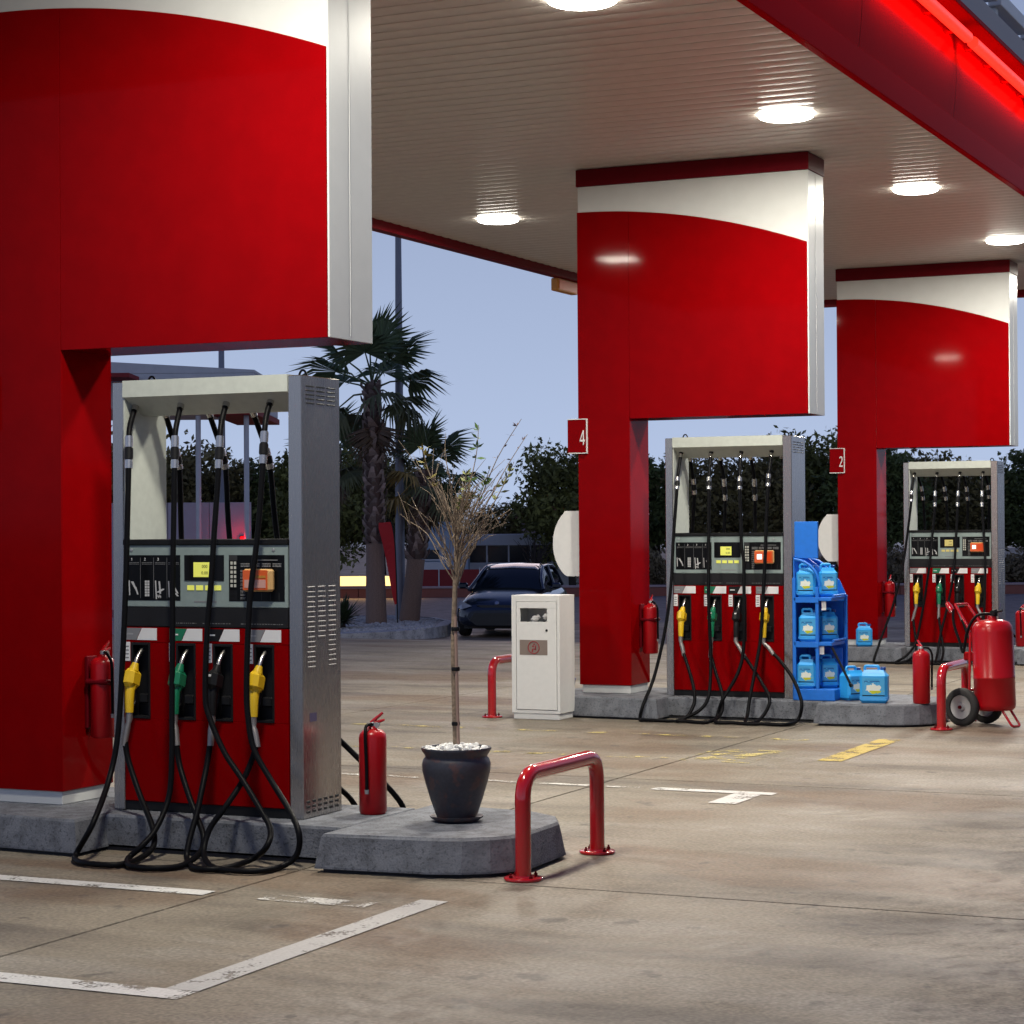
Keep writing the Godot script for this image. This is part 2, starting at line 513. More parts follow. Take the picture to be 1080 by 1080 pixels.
func print_steps() -> Image:   # four columns of filling instructions, white on black
	var im := Image.create(512, 368, false, Image.FORMAT_RGB8)
	im.fill(Color(0.045, 0.045, 0.05))
	var r := RandomNumberGenerator.new(); r.seed = 5
	var w := Color(0.72, 0.72, 0.72)
	for k in 4:
		var x := k * 128
		if k > 0: im.fill_rect(Rect2i(x - 2, 20, 3, 330), Color(0.5, 0.5, 0.5))
		bars(im, r, x + 14, 58, 100, 2, 12, 5, Color(0.5, 0.5, 0.5))
	# pictograms: nozzle, keypad, hand with hose, nozzle
	for k in 60:
		im.fill_rect(Rect2i(12 + k / 12, 206 + k * 2, 12, 3), w)
		im.fill_rect(Rect2i(34 + k, 214 + int(k * 1.5), 26 - k / 4, 4), w)
		im.fill_rect(Rect2i(74 + k / 3, 258 + k, 14, 3), w)
	for a in 6:
		for b in 2: im.fill_rect(Rect2i(170 + b * 24, 206 + a * 22, 20, 18), w)
	for k in 50:
		im.fill_rect(Rect2i(268 + k / 6, 206 + k * 3, 12, 4), w)
		im.fill_rect(Rect2i(288 + k, 296 - k / 2, 20, 8), w)
		im.fill_rect(Rect2i(302 + k / 5, 212 + k * 2, 16, 3), w)
		im.fill_rect(Rect2i(394 + k / 8, 210 + int(k * 2.6), 12, 4), w)
		im.fill_rect(Rect2i(430 + k, 248 + int(k * 1.2), 26 - k / 4, 4), w)
		im.fill_rect(Rect2i(454 + k / 2, 304 + k / 2, 18, 4), w)
	for k in 4: im.fill_rect(Rect2i(292 + k * 9, 320 + (k % 2) * 8, 7, 20), w)
	return im

func print_list() -> Image:   # product list beside the card reader
	var im := Image.create(512, 368, false, Image.FORMAT_RGB8)
	im.fill(Color(0.045, 0.045, 0.05))
	var r := RandomNumberGenerator.new(); r.seed = 9
	var w := Color(0.66, 0.66, 0.66)
	im.fill_rect(Rect2i(0, 0, 78, 44), Color(0.22, 0.22, 0.23))
	for k in 8: im.fill_rect(Rect2i(4, 284 + k * 10, 72, 4), Color(0.16, 0.16, 0.17))
	for a in 6:
		for b in 2: im.fill_rect(Rect2i(14 + b * 32, 52 + a * 36, 22, 24), Color(0.74, 0.74, 0.70))
	im.fill_rect(Rect2i(230, 38, 220, 4), w)
	for k in 4: bars(im, r, 110 + k * 98, 66, 80, 3, 11, 5, w)
	for k in 9: bars(im, r, 106, 120 + k * 27, 46, 2, 10, 4, w)
	for k in 3: im.fill_rect(Rect2i(300 + k * 80, 300, 2, 60), Color(0.35, 0.35, 0.35))
	return im

func print_strip() -> Image:   # the black band under the display, small lettering
	var im := Image.create(512, 48, false, Image.FORMAT_RGB8)
	im.fill(Color(0.13, 0.13, 0.14))
	var r := RandomNumberGenerator.new(); r.seed = 13
	bars(im, r, 150, 22, 80, 1, 8, 6, Color(0.42, 0.42, 0.42))
	bars(im, r, 250, 22, 90, 1, 8, 6, Color(0.42, 0.42, 0.42))
	bars(im, r, 370, 22, 130, 1, 8, 6, Color(0.42, 0.42, 0.42))
	return im

func print_can() -> Image:   # can label: pale cloud shape over a yellow green foot on blue
	var im := Image.create(128, 160, false, Image.FORMAT_RGB8)
	var f := noise(77, 0.03, 3)
	for y in 160:
		for x in 128:
			var c := Color(0.30, 0.62, 0.82)
			var k := f.get_noise_2d(x, y) * 0.5 + 0.5
			var d := Vector2((x - 66.0) / 52.0, (y - 92.0) / 42.0).length()
			if d + (k - 0.5) * 0.9 < 0.85: c = Color(0.86, 0.88, 0.84)
			if y > 112 and x > 40 and d + (0.5 - k) * 0.8 < 1.05: c = Color(0.72, 0.74, 0.22)
			if y < 46 and y > 18 and x > 10 and x < 100 and (int(y / 7.0) % 2 == 0) and k > 0.42: c = Color(0.10, 0.24, 0.48)
			if y > 150: c = Color(0.05, 0.07, 0.12)
			im.set_pixel(x, y, c)
	return im
const H1 := [
	[0.097,2.175,-0.08,0.107,2.085,-0.02,0.122,2.007,0.02,0.139,1.828,0.05,0.149,1.498,0.08,0.153,1.195,0.103,0.152,0.879,0.127,0.141,0.438,0.16,0.146,0.195,0.251,0.241,0,0.53,0.138,-0.158,0.53,0.226,-0.169,0.653,0.34,-0.17,0.72,0.508,-0.17,0.703,0.502,-0.17,0.513,0.507,-0.124,0.38,0.449,-0.034,0.3,0.308,0.103,0.2,0.192,0.28,0.14,0.163,0.389,0.13],
	[0.388,2.177,-0.08,0.404,2.087,-0.02,0.415,2,0.02,0.43,1.823,0.05,0.442,1.496,0.08,0.449,1.197,0.103,0.459,0.962,0.12,0.473,0.573,0.15,0.503,0.329,0.198,0.511,0.117,0.24,0.508,-0.038,0.36,0.478,-0.117,0.45,0.434,-0.169,0.493,0.562,-0.169,0.683,0.636,-0.17,0.72,0.751,-0.17,0.72,0.824,-0.17,0.593,0.805,-0.131,0.4,0.785,-0.057,0.34,0.71,0.023,0.28,0.617,0.135,0.22,0.517,0.278,0.15,0.486,0.4,0.13],
	[0.674,2.178,-0.08,0.682,2.08,-0.02,0.695,1.993,0.02,0.704,1.818,0.05,0.695,1.495,0.08,0.691,1.199,0.112,0.683,0.982,0.135,0.692,0.658,0.17,0.726,0.537,0.188,0.834,0.359,0.216,0.955,0.228,0.24,1.097,0.09,0.3,1.182,-0.006,0.34,1.204,-0.083,0.42,1.08,-0.158,0.36,1.068,-0.17,0.593,0.944,-0.17,0.643,0.769,-0.169,0.463,0.734,-0.097,0.4,0.723,0.057,0.3,0.712,0.157,0.24,0.694,0.286,0.16,0.698,0.407,0.13],
	[0.948,2.185,-0.08,0.955,2.097,-0.02,0.967,2.011,0.02,0.973,1.838,0.05,0.96,1.494,0.08,0.937,1.2,0.113,0.932,0.985,0.137,0.942,0.695,0.17,0.962,0.544,0.191,1.011,0.38,0.214,1.132,0.221,0.24,1.251,0.095,0.28,1.358,-0.009,0.36,1.348,-0.113,0.36,1.296,-0.169,0.403,1.274,-0.17,0.593,1.128,-0.17,0.633,0.986,-0.17,0.573,0.839,-0.134,0.42,0.821,-0.025,0.34,0.885,0.08,0.3,0.93,0.208,0.2,0.963,0.326,0.15,0.974,0.409,0.13],
]
const H2 := [
	[0.12,2.157,-0.08,0.123,2.036,-0.02,0.125,1.95,0.02,0.129,1.837,0.05,0.109,1.386,0.1,0.107,0.994,0.16,0.065,0.603,0.2,-0.004,0.187,0.3,-0.022,-0.047,0.53,-0.045,-0.17,0.549,0.027,-0.17,0.62,0.173,-0.17,0.62,0.336,-0.17,0.509,0.385,-0.048,0.36,0.365,0.085,0.3,0.285,0.243,0.2,0.208,0.391,0.13],
	[0.402,2.151,-0.08,0.413,2.031,-0.02,0.42,1.945,0.02,0.43,1.833,0.05,0.435,1.441,0.08,0.462,0.885,0.17,0.487,0.442,0.2,0.506,0.196,0.26,0.51,0.009,0.34,0.45,-0.097,0.42,0.311,-0.17,0.519,0.325,-0.17,0.62,0.406,-0.17,0.62,0.607,-0.17,0.62,0.639,-0.122,0.38,0.634,0.038,0.32,0.535,0.221,0.2,0.462,0.382,0.13],
	[0.683,2.145,-0.08,0.696,2.026,-0.02,0.706,1.941,0.02,0.715,1.829,0.05,0.731,1.55,0.07,0.746,1.33,0.099,0.77,1.211,0.114,0.78,0.992,0.143,0.794,0.706,0.18,0.787,0.403,0.2,0.753,0.221,0.26,0.684,0.072,0.32,0.644,-0.01,0.36,0.599,-0.145,0.36,0.681,-0.17,0.62,0.82,-0.17,0.62,0.993,-0.17,0.62,1.014,-0.145,0.42,1.064,-0.048,0.36,1.054,0.03,0.3,0.968,0.139,0.22,0.861,0.268,0.16,0.767,0.382,0.13],
	[0.966,2.148,-0.08,0.973,2.048,-0.02,0.974,1.964,0.02,0.977,1.853,0.05,0.965,1.549,0.07,0.964,1.295,0.097,0.955,0.959,0.134,0.941,0.539,0.18,0.912,0.241,0.26,0.893,0.029,0.34,0.896,-0.115,0.42,0.95,-0.17,0.62,1.096,-0.17,0.62,1.3,-0.17,0.62,1.322,-0.157,0.36,1.362,-0.04,0.36,1.323,0.07,0.3,1.224,0.211,0.2,1.105,0.339,0.15,1.025,0.412,0.13],
]
const H3 := [
	[0.117,2.139,-0.08,0.114,2.029,-0.02,0.112,1.943,0.02,0.112,1.8,0.05,0.064,1.344,0.1,0.018,0.975,0.16,-0.08,0.522,0.24,-0.196,0.129,0.36,-0.233,-0.089,0.53,-0.221,-0.17,0.62,-0.13,-0.17,0.62,0.013,-0.17,0.62,0.161,-0.152,0.53,0.227,-0.062,0.36,0.209,0.073,0.26,0.173,0.211,0.18,0.144,0.35,0.13],
	[0.403,2.14,-0.08,0.405,2.039,-0.02,0.406,1.939,0.02,0.408,1.74,0.05,0.384,1.4,0.08,0.366,1.033,0.17,0.288,0.468,0.22,0.219,0.076,0.3,0.162,-0.082,0.53,0.041,-0.17,0.62,0.155,-0.17,0.62,0.381,-0.17,0.62,0.578,-0.17,0.62,0.573,-0.056,0.36,0.539,0.079,0.26,0.499,0.215,0.18,0.465,0.382,0.13],
	[0.69,2.141,-0.08,0.694,2.035,-0.02,0.694,1.935,0.02,0.691,1.737,0.05,0.681,1.398,0.08,0.664,0.92,0.17,0.601,0.527,0.22,0.533,0.193,0.3,0.512,-0.055,0.4,0.55,-0.17,0.62,0.689,-0.17,0.62,0.884,-0.17,0.62,0.946,-0.144,0.4,0.925,0.003,0.3,0.848,0.137,0.2,0.749,0.357,0.13],
	[0.977,2.145,-0.08,0.986,2.045,-0.02,0.991,1.931,0.02,0.996,1.734,0.05,1.022,1.397,0.08,1.056,1.033,0.17,1.058,0.643,0.22,1.052,0.228,0.3,1.058,-0.045,0.4,1.119,-0.17,0.62,1.269,-0.17,0.62,1.27,-0.14,0.36,1.231,0.008,0.3,1.128,0.197,0.2,0.989,0.402,0.13],
]

# ---------- ground ----------
func flat_sheet(cells: Array) -> ArrayMesh:
	# cells: [x0, x1, z0, z1, y] tops with texture coordinates in metres (coarse and fine layer)
	var v := PackedVector3Array(); var n := PackedVector3Array(); var u := PackedVector2Array(); var u2 := PackedVector2Array()
	for c in cells:
		var q := [c[0], c[1], c[2], c[3]]
		for t in q:
			v.append(t); n.append(c[4]); u.append(Vector2(t.x, t.z) / 12.0); u2.append(Vector2(t.x, t.z) / 1.3)
	var idx := PackedInt32Array()
	for k in cells.size():
		var b := k * 4
		var nn := (v[b] - v[b + 2]).cross(v[b] - v[b + 1])
		if nn.dot(cells[k][4]) > 0.0: idx.append_array([b, b + 1, b + 2, b, b + 2, b + 3])
		else: idx.append_array([b, b + 2, b + 1, b, b + 3, b + 2])
	var arr := []
	arr.resize(Mesh.ARRAY_MAX)
	arr[Mesh.ARRAY_VERTEX] = v; arr[Mesh.ARRAY_NORMAL] = n; arr[Mesh.ARRAY_TEX_UV] = u; arr[Mesh.ARRAY_TEX_UV2] = u2; arr[Mesh.ARRAY_INDEX] = idx
	var m := ArrayMesh.new()
	m.add_surface_from_arrays(Mesh.PRIMITIVE_TRIANGLES, arr)
	return m

func build_ground() -> void:
	var xs := []; var zs := []
	for k in 30: xs.append(-180.0 + k * 12.0)
	var z := 30.0
	while z > -230.0:
		zs.append(z)
		z -= 1.0 if (z <= -24.0 and z > -42.0) else 9.0
	var cells := []
	for j in zs.size() - 1:
		for i in xs.size() - 1:
			var y0 := ground_y(zs[j]) - 0.009; var y1 := ground_y(zs[j + 1]) - 0.009
			cells.append([Vector3(xs[i], y0, zs[j]), Vector3(xs[i + 1], y0, zs[j]), Vector3(xs[i + 1], y1, zs[j + 1]), Vector3(xs[i], y1, zs[j + 1]), Vector3.UP])
	var ground := struct("ground", flat_sheet(cells), M.concrete_forecourt)
	# cast slabs with sawn joints between them
	var px := 4.233; var pz := 4.233
	var gap := 0.004; var e := 0.006
	for i in range(-3, 3):
		for j in range(-2, 6):
			var x0 := -5.43 + i * px + gap; var x1 := -5.43 + (i + 1) * px - gap
			var z0 := -9.30 - j * pz - gap; var z1 := -9.30 - (j + 1) * pz + gap
			if z1 < -27.9: continue
			var t := [Vector3(x0 + e, 0, z0 - e), Vector3(x1 - e, 0, z0 - e), Vector3(x1 - e, 0, z1 + e), Vector3(x0 + e, 0, z1 + e)]
			var b := [Vector3(x0, -0.0088, z0), Vector3(x1, -0.0088, z0), Vector3(x1, -0.0088, z1), Vector3(x0, -0.0088, z1)]
			var cs := [[t[0], t[1], t[2], t[3], Vector3.UP]]
			var ns := [Vector3(0, 0.3, 1), Vector3(1, 0.3, 0), Vector3(0, 0.3, -1), Vector3(-1, 0.3, 0)]
			for k in 4: cs.append([t[k], t[(k + 1) % 4], b[(k + 1) % 4], b[k], ns[k].normalized()])
			part(ground, "slab", flat_sheet(cs), M.concrete_forecourt)
	# painted lines, 4 mm over the slabs
	var lines := [
		["paint_white", -8.9, -5.47, -8.46, -8.58], ["paint_faded", -5.18, -4.62, -8.46, -8.60],
		["paint_white", -6.4, -4.34, -6.54, -6.68], ["paint_grey", -4.48, -4.34, -6.684, -8.74],
		["paint_white", -5.0, -4.18, -13.0, -13.12], ["paint_white", -4.43, -4.25, -12.5, -12.99],
		["paint_yellow", -4.50, -4.32, -15.05, -16.75], ["paint_yellow_faded", -5.45, -4.9, -14.7, -15.6],
		["paint_yellow_faded", -6.9, -5.5, -14.75, -14.87], ["paint_yellow_faded", -9.2, -6.35, -16.42, -16.54], ["paint_yellow_faded", -6.3, -5.0, -16.42, -16.54],
		["paint_yellow_faded", -9.4, -6.6, -14.74, -14.84], ["paint_faded", -8.2, -5.1, -13.02, -13.1]]
	for l in lines:
		var s := mb()
		s.sheet(Vector3(l[1], 0.004, l[4]), Vector3(l[2] - l[1], 0, 0), Vector3(0, 0, l[3] - l[4]), Vector3.UP)
		for i in s.u.size(): s.u[i] = Vector2(s.v[i].x, s.v[i].z) * 0.45
		var o := struct("painted_line", s, M[l[0]])
		o.set_meta("label", "painted marking line on the concrete forecourt")
	# road beyond, lying across the line of sight
	var rd := []
	for k in 12:
		var a0 := -75.0 + k * 12.5
		rd.append([far(a0, 50.5, -0.508), far(a0 + 12.5, 50.5, -0.508), far(a0 + 12.5, 69.6, -0.508), far(a0, 69.6, -0.508), Vector3.UP])
	struct("road", flat_sheet(rd), M.paving_road)

# ---------- islands ----------
func build_island(i: int, label: String) -> void:
	var t := thing("pump_island", label, "kerb island", Vector3(0, 0, -S * i), 0.0, "pump islands")
	var right := PackedVector2Array([Vector2(-5.30, -9.27), Vector2(-4.72, -9.33), Vector2(-4.58, -9.38), Vector2(-4.47, -9.46), Vector2(-4.40, -9.56), Vector2(-4.37, -9.68), Vector2(-4.38, -10.10), Vector2(-4.48, -10.30), Vector2(-4.70, -10.45), Vector2(-5.30, -10.52)])
	var mid := PackedVector2Array([Vector2(-6.74, -9.49), Vector2(-5.305, -9.49), Vector2(-5.305, -10.31), Vector2(-6.74, -10.31)])
	var left := PackedVector2Array([Vector2(-7.95, -9.70), Vector2(-7.80, -9.42), Vector2(-7.55, -9.29), Vector2(-6.745, -9.23), Vector2(-6.745, -10.56), Vector2(-7.55, -10.50), Vector2(-7.80, -10.38), Vector2(-7.95, -10.10)])
	for k in [["end_block", right], ["middle_block", mid], ["pillar_block", left]]:
		var poly: PackedVector2Array = k[1]
		var c := Vector2.ZERO
		for q in poly: c += q
		c /= poly.size()
		var inset := func(d: float) -> PackedVector2Array:
			var r := PackedVector2Array()
			for q in poly: r.append(q + (c - q).normalized() * d)
			return r
		var s := mb()
		var wide: PackedVector2Array = inset.call(-0.035 if k[0] != "middle_block" else 0.0)
		var top0: PackedVector2Array = inset.call(0.0)
		var top1: PackedVector2Array = inset.call(0.014)
		s.loft_y(wide, top0, 0.02, P - 0.014, false)
		s.loft_y(top0, top1, P - 0.014, P)
		s.loft_y(wide, wide, 0.03, 0.0201)
		part(t, k[0], s, M.concrete_island)
		var f := mb()
		f.loft_y(inset.call(0.01), inset.call(0.01), 0.0, 0.0205)
		part(t, "footing", f, M.dark_footing)

# ---------- portal columns ----------
func red_top(x: float) -> float:
	return P + 4.385 - 0.0834 * pow(x + 7.66, 2.0)

func build_column(i: int, label: String) -> void:
	var x0 := -7.6577; var x1 := -7.1534; var x2 := -5.4697
	var zf := -9.6842; var zb := zf - 0.4678
	var ya := P + 2.489; var yc := P + 4.6185; var yt := CEIL - 0.002
	var t := thing("canopy_column", label, "column", Vector3(0, 0, -S * i), 0.0, "red portal columns")
	bx(t, "base_plinth", M.white_panel, Vector3(x0 + 0.02, P + 0.001, zb + 0.02), Vector3(x1 - 0.012, P + 0.075, zf - 0.012), 0.004)
	bx(t, "pillar", M.red_panel, Vector3(x0 + 0.006, P + 0.075, zb + 0.006), Vector3(x1, ya + 0.10, zf - 0.006), 0.004)
	# white core with the arched red cladding fixed to both faces
	bx(t, "header", M.white_panel, Vector3(x0 + 0.004, ya + 0.012, zb + 0.008), Vector3(x2 - 0.012, yc, zf - 0.008), 0.003)
	bx(t, "arm_soffit", M.red_panel, Vector3(x1 + 0.004, ya, zb + 0.006), Vector3(x2 - 0.004, ya + 0.0115, zf - 0.006), 0.002)
	bx(t, "end_panel", M.white_panel, Vector3(x2 - 0.0118, ya + 0.0, zb + 0.002), Vector3(x2, yc, zf - 0.002), 0.002)
	bx(t, "end_seam", M.white_panel, Vector3(x2, ya + 0.02, zf - 0.225), Vector3(x2 + 0.002, yc - 0.02, zf - 0.221))
	for side in 2:
		var z0 := zf - 0.0078 if side == 0 else zb - 0.002
		var z1 := zf if side == 0 else zb + 0.0058
		for seg in 2:
			var a := x0 if seg == 0 else x1 + 0.0015
			var b := x1 - 0.0015 if seg == 0 else x2 - 0.014
			var poly := PackedVector2Array()
			poly.append(Vector2(a, P + 0.077 if seg == 0 else ya + 0.001))
			poly.append(Vector2(b, P + 0.077 if seg == 0 else ya + 0.001))
			for k in 25:
				var x := lerpf(b, a, k / 24.0)
				poly.append(Vector2(x, red_top(x)))
			var s := mb()
			s.prism_z(poly, z0, z1)
			part(t, "pillar_cladding" if seg == 0 else "arm_cladding", s, M.red_panel)
	bx(t, "cap_band", M.dark_red_trim, Vector3(x0 - 0.008, yc + 0.001, zb - 0.008), Vector3(x2 + 0.008, yt, zf + 0.008), 0.003)
	bx(t, "side_cladding", M.red_panel, Vector3(x0 - 0.001, P + 0.077, zb + 0.006), Vector3(x0 + 0.0055, red_top(x0), zf - 0.008))

# ---------- canopy ----------
func extrude_z(prof: Array, z0: float, z1: float, smooth := false) -> MB:
	# open profile of (x, y) swept along z; the hint side is to the right of travel
	var s := mb()
	for i in prof.size() - 1:
		var a: Vector2 = prof[i]; var b: Vector2 = prof[i + 1]
		var nrm := Vector3((b - a).y, -(b - a).x, 0).normalized()
		var na := nrm; var nb := nrm
		if smooth:
			if i > 0:
				var q: Vector2 = prof[i] - prof[i - 1]
				na = (nrm + Vector3(q.y, -q.x, 0).normalized()).normalized()
			if i < prof.size() - 2:
				var q: Vector2 = prof[i + 2] - prof[i + 1]
				nb = (nrm + Vector3(q.y, -q.x, 0).normalized()).normalized()
		s.squad(Vector3(a.x, a.y, z0), Vector3(b.x, b.y, z0), Vector3(b.x, b.y, z1), Vector3(a.x, a.y, z1), na, nb, nb, na)
	return s

func build_canopy() -> void:
	var xl := -10.85; var xr := -4.20; var zn := -6.35; var zfar := -30.2
	var t := thing("canopy", "large flat station canopy with slatted ceiling and glossy red lit fascia", "canopy", Vector3.ZERO)
	bx(t, "roof_deck", M.steel_grey, Vector3(xl + 0.02, CEIL + 0.05, zfar + 0.02), Vector3(xr - 0.02, CEIL + 0.95, zn - 0.02))
	# ceiling: linear slats across the canopy with dark grooves between, each slightly crowned
	var pitch := 0.2
	var sm := mb()
	var m := 8
	var prof := []
	for k in m + 1:
		var q := float(k) / m
		prof.append(Vector2(-0.0945 + 0.189 * q, -0.006 * (1.0 - pow(2.0 * q - 1.0, 2.0))))
	prof.insert(0, Vector2(-0.095, 0.014)); prof.append(Vector2(0.095, 0.014))
	var xa := xl + 0.10; var xb := xr - 0.06
	for k in prof.size() - 1:
		var a: Vector2 = prof[k]; var b: Vector2 = prof[k + 1]
		var nf := func(i: int) -> Vector3:
			if i <= 0 or i >= prof.size() - 1: return Vector3(0, 0, signf(prof[clampi(i, 0, prof.size() - 1)].x))
			var d: float = (prof[i].x) / 0.0945
			return Vector3(0, -1, 0.14 * d).normalized()
		var na: Vector3 = nf.call(k); var nb: Vector3 = nf.call(k + 1)
		if k == 0: nb = na
		if k == prof.size() - 2: na = nb
		sm.squad(Vector3(xa, a.y, a.x), Vector3(xb, a.y, a.x), Vector3(xb, b.y, b.x), Vector3(xa, b.y, b.x), na, na, nb, nb)
	var slat := sm.mesh()
	var z := zn - 0.12
	while z > zfar + 0.1:
		part(t, "ceiling_slat", slat, M.ceiling_slat, Vector3(0, CEIL + 0.006, z))
		z -= pitch
	bx(t, "ceiling_backing", M.dark_footing, Vector3(xa, CEIL + 0.028, zfar + 0.05), Vector3(xb, CEIL + 0.045, zn - 0.05))
	# red edge trims
	bx(t, "edge_trim", M.dark_red_trim, Vector3(xl - 0.03, CEIL - 0.10, zfar), Vector3(xl + 0.095, CEIL + 1.0, zn), 0.005)
	bx(t, "edge_trim", M.dark_red_trim, Vector3(xl + 0.096, CEIL - 0.10, zfar - 0.05), Vector3(xr - 0.061, CEIL + 1.0, zfar + 0.045), 0.005)
	bx(t, "edge_trim", M.dark_red_trim, Vector3(xl + 0.096, CEIL - 0.06, zn - 0.045), Vector3(xr - 0.061, CEIL + 1.0, zn + 0.03), 0.005)
	# lit long fascia: lower band, bowed gloss panels, tube channel, cap, grey parapet
	bx(t, "fascia_band", M.fascia_red, Vector3(xr - 0.055, CEIL - 0.035, zfar), Vector3(xr + 0.01, CEIL + 0.19, zn), 0.006)
	var np := 8
	for k in np:
		var z0 := lerpf(zn, zfar, float(k) / np) - 0.004; var z1 := lerpf(zn, zfar, float(k + 1) / np) + 0.004
		var fp := []
		for j in 11:
			var q := j / 10.0
			fp.append(Vector2(xr - 0.02 + 0.03 * sin(q * PI), CEIL + 0.195 + 0.80 * q))
		var s := extrude_z(fp, z0, z1, true)
		part(t, "fascia_panel", s, M.fascia_red)
		# a shelf behind the panel head carries the tube
		for q in 4:
			var zc := lerpf(z0, z1, (q + 0.5) / 4.0)
			bx(t, "tube_clip", M.fascia_red, Vector3(xr - 0.01, CEIL + 0.845, zc - 0.02), Vector3(xr + 0.085, CEIL + 0.865, zc + 0.02))
		var tb := mb()
		tb.tube([Vector3(xr + 0.13, CEIL + 0.86, z0 - 0.10), Vector3(xr + 0.13, CEIL + 0.86, z1 + 0.10)], 0.05, 12)
		part(t, "neon_tube", tb, M.neon_red)
		var al := AreaLight3D.new()
		al.name = "neon_light"
		al.area_size = Vector2(absf(z1 - z0) - 0.2, 0.11)
		al.area_normalize_energy = true
		al.light_color = Color(1.0, 0.10, 0.07)
		al.light_energy = 1.0
		al.shadow_enabled = true
		t.add_child(al, true)
		al.position = Vector3(xr + 0.09, CEIL + 0.815, (z0 + z1) * 0.5)
		al.basis = Basis.looking_at(Vector3(-0.75, -0.66, 0), Vector3.UP)
	bx(t, "fascia_cap", M.fascia_red, Vector3(xr - 0.10, CEIL + 1.001, zfar), Vector3(xr + 0.20, CEIL + 1.05, zn), 0.006)
	bx(t, "parapet_band", M.parapet, Vector3(xr - 0.12, CEIL + 1.051, zfar), Vector3(xr + 0.09, CEIL + 1.36, zn), 0.004)
	var z2 := zn - 0.4
	while z2 > zfar + 0.5:
		bx(t, "rail_bracket", M.white_panel, Vector3(xr - 0.06, CEIL + 1.361, z2 - 0.05), Vector3(xr + 0.04, CEIL + 1.47, z2 + 0.05), 0.004)
		bx(t, "rail_panel", M.white_panel, Vector3(xr - 0.02, CEIL + 1.471, z2 - 1.2), Vector3(xr + 0.10, CEIL + 1.60, z2 + 0.1), 0.006)
		z2 -= 1.45
	# orange box under the far edge
	var ob := thing("hanging_box", "small orange box hung under the canopy's far left edge", "box", Vector3(-10.86, CEIL - 0.10, -25.3))
	bx(ob, "case", M.orange_case, Vector3(-0.05, -0.16, -0.34), Vector3(0.05, -0.001, 0.3), 0.01)
	bx(ob, "lens_face", M.orange_plastic, Vector3(0.0505, -0.14, -0.31), Vector3(0.056, -0.02, 0.27), 0.002)
	# lamps
	var places := ["over the near corner of the first island", "between the first and second red columns", "before the second red column's arm", "behind the second red column", "before the third red column's arm", "at the far end"]
	for r in 2:
		for k in 6:
			if r == 1 and k % 2 == 0: continue   # the left row is spaced twice as wide
			var x: float = [-5.13, -9.60][r]
			var zz := LAMP_Z0 + LAMP_DZ * k
			var o := thing("canopy_light", "square white canopy light in the %s row, %s" % [["right", "left"][r], places[k]], "ceiling light", Vector3(x, CEIL, zz), 0.0, "canopy lights")
			var fr := mb()
			fr.box(Vector3(0, -0.012, 0), Vector3(0.28, 0.022, 0.28), 0.006)
			part(o, "frame", fr, M.white_panel)
			var df := mb()
			df.lathe([Vector2(0.0, -0.046), Vector2(0.12, -0.043), Vector2(0.19, -0.035), Vector2(0.215, -0.0235), Vector2(0.213, -0.004)], Vector3.ZERO, 28)
			part(o, "lamp_diffuser", df, M.lamp_diffuser)
			var al := AreaLight3D.new()
			al.name = "lamp_light"
			al.area_size = Vector2(0.42, 0.42)
			al.area_normalize_energy = true
			al.light_color = Color(1.0, 0.975, 0.915)
			al.light_energy = LAMP_ENERGY
			al.shadow_enabled = true
			o.add_child(al, true)
			al.position = Vector3(0, -0.052, 0)
			al.rotation.x = -PI / 2

